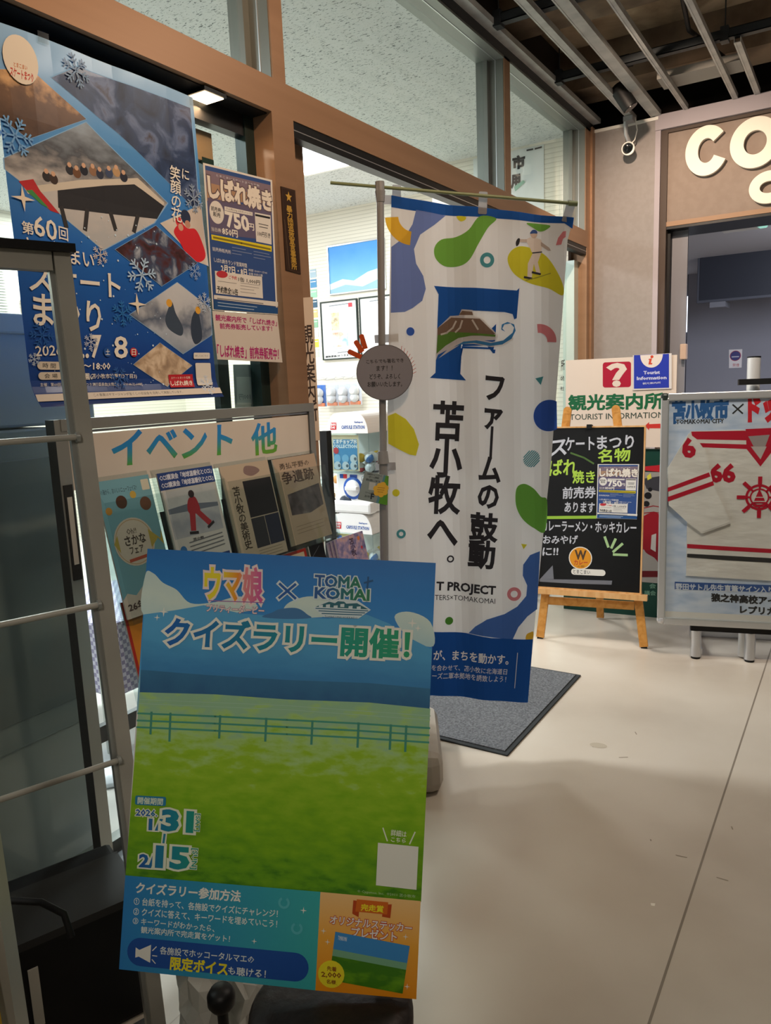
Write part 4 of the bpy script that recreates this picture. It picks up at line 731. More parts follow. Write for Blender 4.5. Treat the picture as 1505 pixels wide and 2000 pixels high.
# letter F with hill and wave
b.poly(cb, [(0.1752,0.3091),(0.3217,0.2961),(0.4593,0.2819),(0.4682,0.2901),(0.4583,0.1889),(0.4494,0.1858),(0.4442,0.2034),(0.4177,0.2114),(0.2759,0.2241),(0.2641,0.0956),(0.3839,0.0856),(0.3819,0.0733),(0.3747,0.0736),(0.3679,0.0932),(0.2678,0.1025),(0.2603,0.0075),(0.2796,-0.0164),(0.1518,-0.0024),(0.1722,0.0145),(0.1904,0.2810)])
b.poly(cb, [(0.2724,0.2242),(0.2812,0.2221),(0.2707,0.1479),(0.3635,0.1511),(0.3870,0.1728),(0.3845,0.1258),(0.3747,0.0736),(0.3537,0.1008),(0.2696,0.1024)])
b.poly(cw, [(0.1818,0.1654),(0.2293,0.2070),(0.2595,0.2075),(0.2689,0.2278),(0.3061,0.2228),(0.3128,0.2018),(0.3376,0.1956),(0.3935,0.1342),(0.3897,0.1186),(0.2646,0.1167),(0.1829,0.0760),(0.1733,0.0535)])
b.poly(cl('#7d6a5f'), [(0.1836,0.1671),(0.2327,0.2016),(0.3304,0.1924),(0.3829,0.1399),(0.3721,0.1333),(0.2651,0.1376),(0.2112,0.1293),(0.1825,0.1270)]); b.poly(cl('#7d6a5f'), [(0.2596,0.2092),(0.2705,0.2226),(0.3042,0.2177),(0.3075,0.2055)]); b.poly(cl('#5c8a3f'), [(0.1830,0.1427),(0.2297,0.1530),(0.2921,0.1470),(0.3846,0.1363),(0.3828,0.1294),(0.3097,0.1376),(0.2560,0.1310),(0.2106,0.1066),(0.1776,0.0798)])
for pts in ([(0.2484,0.1871),(0.2372,0.1667),(0.2153,0.1501),(0.1973,0.1456)], [(0.2698,0.1880),(0.2621,0.1657),(0.2475,0.1523)], [(0.3054,0.1882),(0.3226,0.1580)]): b.ln(cw, pts, .006)
b.poly(cw, [(0.1843,0.0636),(0.2285,0.1041),(0.2737,0.1233),(0.3184,0.1233),(0.3718,0.1123),(0.4165,0.1210),(0.4434,0.1322),(0.4468,0.1198),(0.4163,0.1000),(0.3715,0.0948),(0.3091,0.1079),(0.2644,0.1097),(0.2245,0.0867)])
b.poly(cl('#3f86c4'), [(0.2373,0.1002),(0.2736,0.1181),(0.3183,0.1198),(0.3681,0.1090),(0.4111,0.1160),(0.4435,0.1409),(0.4491,0.1581),(0.4368,0.1725),(0.4154,0.1699),(0.4081,0.1563),(0.4186,0.1454),(0.4045,0.1529),(0.4065,0.1702),(0.4262,0.1781),(0.4492,0.1685),(0.4543,0.1474),(0.4397,0.1201),(0.4074,0.1022),(0.3626,0.0987),(0.3092,0.1114),(0.2698,0.1095)])
q = [(0.0886,0.1588),(0.1029,0.1582)]; b.disc(cl('#3a62bd'), q[0], q[1][0] - q[0][0]); b.arc(cl('#d98a94'), [(0.5359,0.1075)][0], .030, .060, -5, 95)
b.poly(cl('#4f9aa5'), [(0.5244,-0.0190),(0.5531,-0.0130),(0.5440,-0.0429)]); q = [(0.5724,-0.1516),(0.5726,-0.0958)]; r = q[1][1] - q[0][1]; b.ell(cl('#3a62bd'), [q[0], (q[0][0] + r * .98, q[0][1]), (q[0][0], q[0][1] - r)], 30, 62, 300)
bk = cl('#34343a')
b.T('ファームの', bk, [(0.3447,-0.0047),(0.4183,-0.0148),(0.3124,-0.4699)], .035, vert=True); b.T('鼓動', bk, [(0.2898,-0.4917),(0.3842,-0.5027),(0.2744,-0.6937)], .035, vert=True)
b.T('苫小牧へ', bk, [(0.1621,-0.0852),(0.2725,-0.0949),(0.1247,-0.6017)], .03, vert=True); b.arc(bk, [(0.2093,-0.6643)][0], .008, .0135)
b.poly(cl('#d9d53c'), [(-0.0014,-0.1293),(0.0263,-0.1195),(0.0620,-0.1427),(0.0899,-0.1801),(0.1064,-0.2355),(0.0941,-0.2755),(0.0722,-0.2710),(0.0361,-0.2512),(-0.0034,-0.2277)])
q = [(0.5098,-0.3041),(0.5390,-0.3052)]; r = q[1][0] - q[0][0]
for k in range(-4, 5):
    h = k * r / 4.6; w = math.sqrt(max(r * r - h * h, 1e-5)); s2 = .7071
    b.ln(cl('#4f9aa5'), [(q[0][0] + (-w - h) * s2, q[0][1] + (-w + h) * s2), (q[0][0] + (w - h) * s2, q[0][1] + (w + h) * s2)], .004)
b.smooth(cl('#6fae4c'), [(0.4499,-0.4281),(0.4594,-0.4004),(0.4852,-0.3939),(0.5182,-0.4138),(0.5438,-0.4446),(0.5659,-0.4604),(0.5580,-0.5734),(0.5191,-0.5606),(0.4767,-0.5250),(0.4531,-0.4788)])
q = [(0.0175,-0.4064),(0.0397,-0.4072)]; b.disc(cl('#d9d53c'), q[0], (q[1][0] - q[0][0]) * .6); q = [(0.0306,-0.5582),(0.0493,-0.5588)]; b.arc(cl('#4f9aa5'), q[0], .008, .017)
b.poly(cl('#d9d53c'), [(0.4684,-0.6141),(0.4908,-0.6187),(0.4776,-0.6354)]); b.T('T PROJECT', bk, [(0.1562,-0.7458),(0.3727,-0.7710),(0.1532,-0.7867)], .035); b.T('TERS×TOMAKOMAI', bk, [(0.1473,-0.7944),(0.3701,-0.8178),(0.1467,-0.8140)], 0)
b.arc(cl('#d98a94'), [(0.4402,-0.8026)][0], .013, .026); q = [(0.1977,-0.8987),(0.2129,-0.8992)]; b.disc(cl('#4f8f38'), q[0], q[1][0] - q[0][0])
b.poly(cl('#4a72ba'), [(0.5391,-0.6472),(0.5016,-0.6593),(0.4752,-0.6931),(0.4729,-0.7336),(0.4895,-0.7731),(0.4854,-0.8120),(0.4511,-0.8501),(0.4034,-0.8780),(0.3367,-0.8955),(0.2943,-0.9218),(0.2690,-0.9488),(0.4307,-0.9782),(0.4540,-0.9292),(0.4886,-0.8908),(0.5266,-0.8665)])
b.smooth(cl('#e0b53c'), [(0.4821,-0.9800),(0.4842,-0.9601),(0.4995,-0.9526),(0.5109,-0.9530),(0.5069,-0.9808)])
b.poly(cb, [(-0.0565,-0.9059),(0.1452,-0.9366),(0.2594,-0.9485),(0.3545,-0.9677),(0.5088,-0.9809),(0.4858,-1.2252),(0.2927,-1.2046),(0.1304,-1.1829),(-0.0786,-1.1638)])
b.T('が、まちを動かす。', '#dfe3ea', [(0.1374,-1.0065),(0.4166,-1.0359),(0.1344,-1.0446)], .02); b.T('を合わせて、苫小牧に北海道日', '#d6dbe6', [(0.1281,-1.0626),(0.4102,-1.0902),(0.1255,-1.0848)], .005, res=1); b.T('ーズ二軍本拠地を誘致しよう！', '#d6dbe6', [(0.1291,-1.0931),(0.4060,-1.1184),(0.1265,-1.1174)], .005, res=1)
b.ln('#c9d0de', [(0.4492,-1.0289),(0.4362,-1.1642)], .0025)
# cut the whole print along vertical lines and let it hang in soft folds
o = b.obj('cloth', t); us = [v.co.x for v in o.data.vertices]; vs = [v.co.y for v in o.data.vertices]
hang(o, fr0(min(us), max(us), .025), fr0(min(vs), max(vs), .2), lambda x: .008 * math.sin(x * 19 + .6) + .004 * math.sin(x * 41 + 1.2) + .006 * math.sin(x * 7 + 2), lambda y: .012 * math.sin(y * 3))
m_strap = MCLOTH('#a3a4a8', .5, .4)
for q in ([(-0.0022,0.6123),(0.0725,0.6074),(-0.0034,0.5826)], [(0.0443,0.6432),(0.0737,0.6403),(0.0401,0.5790)], [(0.3347,0.6092),(0.3641,0.6063),(0.3299,0.5368)], [(0.6318,0.5701),(0.6612,0.5638),(0.6110,0.5015)], [(-0.0371,0.1516),(0.0454,0.1535),(-0.0365,0.1235)], [(-0.0521,-0.2940),(0.0198,-0.2948),(-0.0514,-0.3218)]): b = MB(); b.up(.016, .0006); b.rr(m_strap, q, .06); b.obj('strap', t)
t = thing('banner_pole', 'grey telescopic banner pole with a thin green crossbar and a white weighted base', 'pole', mw=frame('pole'))
P = [(0.0019,0.6506),(0.0010,0.5445),(-0.0235,-0.2865),(-0.0317,-0.6315),(-0.1630,0.6545),(0.6611,0.5521),(-0.0017,0.6475)]
mpo = M('#85878a', .4, .2)
O = Vector(FR['pole'][0]); base_y = -O.z; dx = (P[3][0] - P[1][0]) / (P[1][1] - P[3][1]); xb = P[3][0] + dx * (P[3][1] - base_y)
b = MB(); xm = P[2]; b.tube([(P[0][0], P[0][1] - .05, 0), (xm[0], xm[1], 0)], .0125, mpo, 16); b.obj('upper_tube', t)
b = MB(); b.tube([(xm[0], xm[1], 0), (xb, base_y + .12, 0)], .0155, mpo, 16); b.tube([(xm[0], xm[1] + .035, 0), (xm[0], xm[1] - .01, 0)], [.017, .021], mpo, 16); b.obj('lower_tube', t)
b = MB(); c0 = Vector((P[0][0], P[0][1], 0)); b.tube([c0, c0 - Vector((0, .05, 0))], .016, mpo, 16); b.tube([c0 - Vector((0, .03, 0)), c0 - Vector((0, .065, 0))], [.018, .014], mpo, 16); b.obj('top_cap', t)
b = MB(); b.tube([(P[4][0], P[4][1], .0), (P[5][0], P[5][1], .0)], .0055, M('#74805f', .4), 10); b.tube([(P[5][0] - .03, P[5][1] + .003, 0), (P[5][0], P[5][1], 0)], .0085, M('#74805f', .4), 10); b.obj('crossbar', t)
b = MB(); cc = Vector((xb, base_y, 0))
b.box((-.20, -.22, .0), (.20, .22, .15), M('#b5ada0', .4), rot=Matrix.Rotation(-math.pi / 2, 4, 'X'), bev=.04)
b.v = [(v[0] + xb + .0, v[1] + base_y + .0, v[2] + .06) for v in b.v]; b.obj('weighted_base', t)
# round speech sign, taped on the pole
t = thing('round_notice', 'round grey ball-shaped notice with orange burst strips fixed on the banner pole', 'notice', mw=frame('pole', .022))
C0, C1, C2 = [(-0.0059,0.0211),(0.0922,0.0172),(-0.0097,-0.0742)]
b = MB(); n = 40; pts = [(C0[0] + (C1[0] - C0[0]) * math.cos(2 * math.pi * i / n), C0[1] + (C0[1] - C2[1]) * math.sin(2 * math.pi * i / n)) for i in range(n)]
sheet(b, pts, .002, M('#55565c', .4)); b.up(.0003, .0003); b.ell(M('#7c7d88', .35), [C0, (C0[0] + (C1[0] - C0[0]) * .975, C0[1]), (C0[0], C0[1] + (C2[1] - C0[1]) * .975)], 40)
tx = '#26262a'
for s, q in (('こちらでも署名でき', [(-0.0683,0.0675),(0.0601,0.0676),(-0.0671,0.0534)]), ('ます！！', [(-0.0335,0.0450),(0.0218,0.0446),(-0.0342,0.0275)]), ('どうぞ、よろしく', [(-0.0579,0.0179),(0.0475,0.0155),(-0.0587,0.0003)]), ('お願いいたします。', [(-0.0662,-0.0082),(0.0537,-0.0112),(-0.0670,-0.0259)])): b.T(s, tx, q, .015, res=1)
for i in range(9):
    a = math.radians(52 - i * 7); e = (C0[0] + (C1[0] - C0[0]) * 1.0 * math.cos(a), C0[1] + (C0[1] - C2[1]) * 1.0 * math.sin(a)); b.ln('#b5423a', [e, (e[0] * 1 + .012 * math.cos(a + .5), e[1] + .012 * math.sin(a + .5))], .0016)
b.obj('disc', t)
for q in ([(-0.1258,0.0977),(-0.0839,0.0768)], [(-0.1011,0.1298),(-0.0796,0.0941)], [(-0.0807,0.1497),(-0.0685,0.1041)]):
    a, c = Vector(q[0]), Vector(q[1]); d = (c - a).normalized(); p = Vector((-d.y, d.x)) * .0085; b = MB()
    b.prism([tuple(a + p), tuple(a - d * .004 + p * .5), tuple(a - d * .004 - p * .5), tuple(a - p), tuple(c - p), tuple(c + p)], -.002, 0, M('#b5481c', .45)); b.obj('burst_strip', t)
# hanging card
t = thing('hanging_card', 'small tilted grey and green card with a yellow cloud hanging from the pole', 'card', mw=frame('pole', .03))
Q = [(-0.0887,-0.3170),(-0.0055,-0.3385),(-0.0150,-0.4418),(-0.1189,-0.4175)]
b = MB(); sheet(b, Q, .0015, M('#7f8f92', .4)); b.up(.0003, .0003); L = lambda i, j, k: tuple(Vector(Q[i]).lerp(Vector(Q[j]), k)); b.poly('#4f8090', [L(0, 1, .80), L(0, 1, .9), L(3, 2, .72), L(3, 2, .62)]); b.poly('#4f8a2a', [L(0, 1, .88), Q[1], Q[2], L(3, 2, .70)])
for s, q in (('北海道日本ハムファイターズ', [(-0.0798,-0.3229),(-0.0291,-0.3340),(-0.0820,-0.3301)]), ('一軍ファーム誘致署名', [(-0.0767,-0.3340),(-0.0385,-0.3410),(-0.0788,-0.3413)]), ('署名活動にご協力を', [(-0.0844,-0.3429),(-0.0354,-0.3540),(-0.0865,-0.3502)]), ('ファームの鼓動', [(-0.0900,-0.3889),(-0.0591,-0.3956),(-0.0922,-0.3962)]), ('苫小牧へ', [(-0.0924,-0.4018),(-0.0687,-0.4064),(-0.0946,-0.4091)])): b.T(s, '#2c3236', q, .005, res=1)
b.poly('#a9b3b5', [(-0.0739,-0.3562),(-0.0521,-0.3607),(-0.0570,-0.3883),(-0.0788,-0.3837)]); b.T('F', '#23303a', [(-0.0703,-0.3989),(-0.0593,-0.4011),(-0.0729,-0.4173)], .03)
for q in [(-0.0380,-0.3723),(-0.0268,-0.3690),(-0.0181,-0.3805),(-0.0224,-0.3951),(-0.0355,-0.4020),(-0.0499,-0.3959),(-0.0512,-0.3811)]: b.disc('#d0a93a', q, .011, 12)
b.disc('#d0a93a', [(-0.0348,-0.3854)][0], .016, 12); [b.ln('#7a5a20', p, .0015) for p in ([(-0.0455,-0.3776),(-0.0218,-0.3803)], [(-0.0476,-0.3849),(-0.0239,-0.3876)], [(-0.0461,-0.3924),(-0.0279,-0.3949)])]; b.obj('card', t)

# ================================================================== STANDING BOARDS ON THE RIGHT
# chalkboard on a wooden easel
t = thing('chalkboard_easel', 'black chalkboard with a light wood frame standing on a wooden easel', 'chalkboard', mw=frame('chalk'))
q = [(-0.5634,1.1465),(-0.0240,1.1572),(-0.0081,0.2837),(-0.5437,0.2869),(-0.0316,0.3166),(-0.5324,1.1131)]
x0, x1, y0, y1 = q[0][0], q[1][0], q[3][1], q[1][1]; fw = q[1][0] - q[4][0]
b = MB(); b.box((x0, y0, -.02), (x0 + fw, y1, .008), m_wood2); b.box((x1 - fw, y0, -.02), (x1, y1, .008), m_wood2); b.box((x0 + fw, y1 - fw, -.02), (x1 - fw, y1, .008), m_wood2); b.box((x0 + fw, y0, -.02), (x1 - fw, y0 + fw, .008), m_wood2); b.obj('frame', t)
b = MB(); b.box((x0 + fw, y0 + fw, -.012), (x1 - fw, y1 - fw, 0), M('#0d0e10', .35, spec=.4)); b.up(.0003, .0003); wc = '#b9bcc4'; gc = '#a5c84a'
for s, c, q in (('ス', wc, [(-0.5042,1.0799),(-0.4204,1.0901),(-0.5078,1.0003)]), ('ケート', wc, [(-0.4286,1.0984),(-0.2801,1.1023),(-0.4270,1.0303)]), ('まつり', wc, [(-0.2645,1.1048),(-0.0827,1.1082),(-0.2628,1.0378)]), ('名物', gc, [(-0.2575,1.0351),(-0.0986,1.0424),(-0.2558,0.9681)]),
    ('し', gc, [(-0.5509,0.9616),(-0.5179,0.9645),(-0.5493,0.8926)]), ('ばれ', gc, [(-0.5100,0.9783),(-0.3643,0.9867),(-0.5108,0.8957)]), ('焼き', gc, [(-0.3868,0.9214),(-0.2730,0.9250),(-0.3852,0.8561)]), ('前売券', wc, [(-0.4358,0.8335),(-0.2657,0.8417),(-0.4371,0.7733)]), ('あります', wc, [(-0.4231,0.7544),(-0.2688,0.7554),(-0.4246,0.7023)]),
    ('カレーラーメン・ホッキカレー', wc, [(-0.5438,0.6517),(-0.0582,0.6573),(-0.5425,0.5962)]), ('おみやげ', wc, [(-0.5336,0.5716),(-0.3517,0.5790),(-0.5353,0.5270)]), ('に!!', wc, [(-0.5348,0.5048),(-0.4526,0.5115),(-0.5366,0.4630)])): b.T(s, c, q, .022)
b.ln('#4d6a34', [(-0.3971,1.0166),(-0.3300,0.9922),(-0.2818,0.9626)], .009); b.ln('#8fb83e', [(-0.5331,0.6687),(-0.2669,0.6798)], .016)
for pts in ([(-0.2120,0.5740),(-0.1953,0.5290)], [(-0.1601,0.5655),(-0.1771,0.5245)], [(-0.1262,0.5429),(-0.1662,0.5035)], [(-0.1633,0.4876),(-0.1018,0.4881)]): b.ln('#9fc08a', pts, .013)
b.poly('#6d7078', [(-0.5475,0.3341),(-0.4803,0.4133),(-0.4731,0.3389)]); b.poly('#6d7078', [(-0.5503,0.3339),(-0.3674,0.3429),(-0.1700,0.3501),(-0.1721,0.3285),(-0.3669,0.3209),(-0.5500,0.3200)])
b.obj('board', t)
q = [(-0.5630,0.2800),(0.0021,0.2765)]
b = MB(); b.box((q[0][0], y0 - .028, -.02), (q[1][0] + .005, y0, .035), m_wood2); b.obj('ledge', t)
q = [(-0.4268,1.2451),(-0.5451,-0.0159),(-0.1777,1.2471),(-0.0057,0.0047)]
for a, c in ((q[0], q[1]), (q[2], q[3])):
    l = MB(); A = Vector((a[0], a[1], -.032)); C2 = Vector((c[0], .012, -.032)); l.bar(C2, A, .042, .02, m_wood, up=(0, 0, 1)); l.tube([A - (A - C2).normalized() * .001 + Vector((0, 0, -.01)), A + Vector((0, 0, .01))], .021, m_wood, 16); o = l.obj('front_leg', t)
    f = MB(); d = (C2 - A).normalized(); f.bar(C2, C2 + d * .012, .03, .018, m_rubber, up=(0, 0, 1)); f.obj('foot', o)
q = [(-0.5226,0.2158),(-0.0593,0.2213)]
b = MB(); b.bar((q[0][0], q[0][1], -.034), (q[1][0], q[1][1], -.034), .02, .042, m_wood, up=(0, 1, 0)); b.obj('cross_rail', t)
l = MB(); iv = frame('chalk').inverted(); fb = [(0.4579,4.248,0)][0]; F2 = iv @ Vector((fb[0], fb[1], .012)); A = Vector(((x0 + x1) / 2 + .01, y1 - .12, -.04)); l.bar(F2, A, .04, .02, m_wood, up=(0, 0, 1)); o = l.obj('back_leg', t)
q = [(-0.3181,1.1538),(-0.2917,1.1480)]
b = MB(); b.box((q[0][0], q[0][1] - .01, -.03), (q[1][0], q[0][1] + .012, .02), m_black); b.obj('clip', t)
# flyer and badge on the chalkboard
Fq = [(-0.2609,0.9627),(-0.0561,0.9555),(-0.0511,0.6734),(-0.2563,0.6748)]
bl = [(1.7409,2.0722),(2.0553,2.0846),(2.0417,1.6505),(1.7353,1.6472)]; gx0, gx1, gy0, gy1 = (bl[0][0] + bl[3][0]) / 2, (bl[1][0] + bl[2][0]) / 2, (bl[2][1] + bl[3][1]) / 2, (bl[0][1] + bl[1][1]) / 2
def FM(p):
    s = (p[0] - gx0) / (gx1 - gx0); r = (gy1 - p[1]) / (gy1 - gy0)
    a = Vector(Fq[0]).lerp(Vector(Fq[1]), s); c = Vector(Fq[3]).lerp(Vector(Fq[2]), s); return tuple(a.lerp(c, r))
b = MB(); b.up(.002, .00025); a3(b, FM); tag(b.obj('price_flyer', mw=frame('chalk')), 'small blue price flyer stuck on the right half of the chalkboard', 'flyer')
b = MB(); q = [(-0.3355,0.4597),(-0.2746,0.4629),(-0.3340,0.3997)]; b.up(.002, .0004); R0 = (q[1][0] - q[0][0])
b.disc('#dcdad2', q[0], R0, 26); b.disc('#d68f22', q[0], R0 * .92, 26); b.T('W', '#4d3a2a', [(-0.3632,0.4993),(-0.3072,0.4993),(-0.3620,0.4528)], .04); b.T('カレー', '#b3402a', [(-0.3672,0.4471),(-0.2981,0.4508),(-0.3666,0.4224)], .03, res=1); b.T('の街', '#7a5320', [(-0.3505,0.4206),(-0.3133,0.4227),(-0.3503,0.4097)], .01, res=1)
b.rr('#dcdad2', [(-0.3823,0.4023),(-0.2051,0.4046),(-0.3815,0.3694)]); b.T('とまこまい', '#3a3a3c', [(-0.3714,0.3975),(-0.2835,0.3972),(-0.3709,0.3756)], .01, res=1)
tag(b.obj('curry_badge', mw=frame('chalk')), 'round orange badge with a brown W on the lower chalkboard', 'badge')

# jersey board
t = thing('jersey_board', 'silver framed display board with a white and red hockey jersey on two legs', 'display board', mw=frame('jersey'))
q = [(-0.1819,1.3104),(-0.1645,0.1748),(-0.1401,1.2992),(-0.1316,0.2106)]
jx0 = (q[0][0] + q[1][0]) / 2; jy1 = q[0][1]; jy0 = q[1][1]; jx1 = jx0 + (jy1 - jy0) * .76; fw = .037
m_fr = M('#c3c4c4', .32, .6)
for nm, lo, hi in (('frame_rail', (jx0, jy0 + .03, -.02), (jx0 + fw, jy1 - .02, .012)), ('frame_rail', (jx1 - fw, jy0 + .03, -.02), (jx1, jy1 - .02, .012)), ('frame_rail', (jx0 + .03, jy1 - fw, -.02), (jx1 - .03, jy1, .012)), ('frame_rail', (jx0 + .03, jy0, -.02), (jx1 - .03, jy0 + fw, .012))):
    b = MB(); b.box(lo, hi, m_fr, bev=.004); b.obj(nm, t)
b = MB(); b.box((jx0 - .002, jy1 - .04, -.022), (jx0 + .036, jy1 + .002, .014), M('#26302c', .4), bev=.012); b.obj('corner_cap', t); b = MB(); b.box((jx0 - .002, jy0 - .002, -.022), (jx0 + .045, jy0 + .045, .014), M('#c9cacc', .2, .5), bev=.018); b.obj('corner_cap', t)
m_ice = MNOISE('ice_print', [(.3, '#aebdd6'), (.5, '#c3cee0'), (.7, '#d3d9e4')], 9, 6, .3, stretch=(1, 3, 1), spec=.5, coat=.4)
b = MB(); b.box((jx0 + .03, jy0 + .03, -.012), (jx1 - .03, jy1 - .03, 0), m_ice); b.up(.0003, .0003); bl = '#2c5c94'; rd = '#b3122c'
b.T('苫小牧市', bl, [(-0.1212,1.2719),(0.1221,1.2785),(-0.1192,1.1694)], .06); b.T('TOMAKOMAI CITY', '#2a2a2c', [(-0.1033,1.1837),(0.1069,1.1833),(-0.1030,1.1641)], .04, outline='#c3cee0', ow=.08, res=1)
b.ln('#2c2c2c', [(0.1450,1.2468),(0.1857,1.2075)], .007); b.ln('#2c2c2c', [(0.1867,1.2479),(0.1461,1.2086)], .007); b.T('ドッ', '#c8202c', [(0.2119,1.2802),(0.3282,1.2834),(0.2153,1.1687)], .07)
b.poly('#d8d2ca', [(jx0 + .03, jy0 + .03), (jx1 - .03, jy0 + .03), (jx1 - .03, jy0 + .066), (jx0 + .03, jy0 + .066)])
b.poly('#2a4f8c', [(-0.0946,0.3913),(0.3499,0.3913),(0.3511,0.3565),(-0.0939,0.3527)]); b.T('野田サトル先生直筆サイン入り', '#c9cdd6', [(-0.0898,0.3838),(0.3435,0.3836),(-0.0891,0.3503)], .03, res=1)
b.T('狼之神高校アイ', '#1d1d1f', [(0.0745,0.3394),(0.3562,0.3343),(0.0755,0.3011)], .05); b.T('レプリカ', '#1d1d1f', [(0.2038,0.2844),(0.3536,0.2817),(0.2049,0.2489)], .05)
b.obj('panel', t)
m_jer = MNOISE('jersey_cloth', [(.35, '#d3ccc4'), (.65, '#ded8d0')], 7, 3, .7, .5, stretch=(1, 2.5, 1)); m_red = M('#b3122c', .6); m_blk = M('#2c2a2a', .6)
j = MB().up(.006, .0006)
J = [(-0.0381,1.1285),(0.1989,1.1309),(0.2698,0.9597),(0.3634,1.1298),(0.5114,1.1174),(0.5398,0.4063),(0.3337,0.4130),(0.1887,0.4175),(-0.0436,0.4241),(-0.0446,0.6878),(-0.0593,0.8379),(-0.0768,1.0114)]
sheet(j, [(x, y) for x, y in J], .006, m_jer); j.v = [(x, y, z + .006) for x, y, z in j.v]
def fold(c, pts): j.poly(c, pts)
fold(m_red, [(-0.0357,1.1260),(0.2013,1.1260),(0.2070,1.0805),(-0.0281,1.0893)]); fold(m_red, [(-0.0208,1.0721),(0.2076,1.0613),(0.2126,1.0396),(-0.0158,1.0524)])
fold(m_red, [(0.2010,1.1332),(0.2988,1.1359),(0.3737,1.1390),(0.3665,1.1014),(0.2699,0.9573),(0.2082,1.0396)]); fold('#9a8f8c', [(0.2130,1.0995),(0.3041,1.1050),(0.2688,0.9909)]); fold('#b9b0aa', [(0.2254,1.0514),(0.2930,1.0504),(0.2688,0.9909)])
fold(m_red, [(-0.0423,0.5819),(0.1391,0.5738),(0.5337,0.5594),(0.5345,0.5400),(0.1397,0.5538),(-0.0418,0.5617)]); fold(m_blk, [(-0.0412,0.5338),(0.1404,0.5288),(0.5354,0.5158),(0.5363,0.4940),(0.1410,0.5062),(-0.0409,0.5160)])
j.T('66', m_red, [(0.0543,0.9660),(0.1574,0.9653),(0.0562,0.8875)], .05); em = [(0.2702,0.8122),(0.3291,0.8125)]; er = em[1][0] - em[0][0]
j.arc(m_red, em[0], er * .86, er * 1.05); j.arc(m_red, em[0], er * .6, er * .72); j.poly(m_red, [(0.2688,0.8534),(0.2877,0.8099),(0.2995,0.7832),(0.2425,0.7828),(0.2527,0.8097)]); j.poly(m_red, [(0.2382,0.7779),(0.3041,0.7784),(0.2914,0.7662),(0.2518,0.7658)]); j.ln(m_jer, [(0.2526,0.8121),(0.2877,0.8123)], .004); j.ln(m_jer, [(0.2466,0.7926),(0.2970,0.7929)], .004)
for k in range(8):
    a = math.radians(90 + 45 * k); c = math.cos(a); s = math.sin(a); j.ln(m_red, [(em[0][0] + c * er * .75, em[0][1] + s * er * .75), (em[0][0] + c * er * 1.22, em[0][1] + s * er * 1.22)], er * .16); j.ln(m_red, [(em[0][0] + c * er * 1.2, em[0][1] + s * er * 1.2), (em[0][0] + c * er * 1.52, em[0][1] + s * er * 1.52)], er * .3)
jt = j.obj('jersey', t); jt['label'] = 'white hockey jersey with red stripes and number'
j = MB(); SL = [(-0.0470,1.1189),(-0.0099,1.0890),(0.0277,1.0347),(0.0529,0.9317),(0.0679,0.8728),(0.1495,0.6883),(0.0236,0.6363),(-0.0187,0.6682),(-0.0446,0.6904),(-0.1302,0.7724),(-0.1383,0.9525),(-0.0868,1.0461)]
sheet(j, SL, .008, m_jer); j.v = [(x, y, z + .016) for x, y, z in j.v]; j.up(.0165, .0006)
j.poly(m_red, [(-0.1365,0.8577),(0.0461,0.9318),(0.0534,0.9121),(-0.1361,0.8376)]); j.poly(m_red, [(-0.1356,0.8125),(0.0652,0.8900),(0.0703,0.8703),(-0.1352,0.7899)]); j.T('6', m_red, [(-0.0806,1.0828),(-0.0327,1.0943),(-0.0628,1.0014)], .05)
j.ln('#b9b2aa', [(0.0257,0.6438),(0.1449,0.6932)], .002); o = j.obj('sleeve', jt)
j = MB(); j.box((jx0 + .03, jy0 + .03, .0195), (jx1 - .03, jy1 - .03, .0205), MGLASS('clear_film', '#f6f8f8', .9, .08)); j.obj('film', t)
q = [(-0.0147,0.1754),(0.1658,1.3645),(0.1665,1.3385),(0.2149,1.4655),(0.2656,1.3629)]
b = MB(); b.box((q[0][0], jy0 - .03, -.05), (jx1 - .12, jy0, -.01), m_black); b.obj('lower_bar', t)
b = MB(); b.box((q[1][0], q[2][1], -.03), (q[1][0] + .34, q[1][1], .012), m_black); b.obj('top_clip', t)
lx = [(0.0124,0.0154),(0.2568,0.0248)]
for k, (x, _) in enumerate(lx):
    l = MB(); l.tube([(x, .012, -.03), (x, jy0 - .03, -.03)], .025, m_silver, 20); o = l.obj('leg', t); l = MB(); l.tube([(x, 0, -.03), (x, .014, -.03)], .022, m_black, 16); l.obj('foot', o)
b = MB(); x = (q[3][0] + q[4][0]) / 2; b.tube([(x, .012, -.08), (x, q[3][1], -.08)], .029, M('#cfcfce', .35, .2), 20); b.tube([(x, q[3][1], -.08), (x, q[3][1] + .006, -.08)], .03, m_black, 20); b.obj('rear_tube', t)
b = MB(); b.box((lx[0][0], .02, -.38), (lx[0][0] + .52, .075, -.36), m_silver); b.box((lx[0][0] - .0, .02, -.37), (lx[0][0] + .03, .05, -.03), m_silver); b.box((lx[0][0] + .5, .02, -.37), (lx[0][0] + .53, .05, -.03), m_silver); b.obj('base_frame', t)

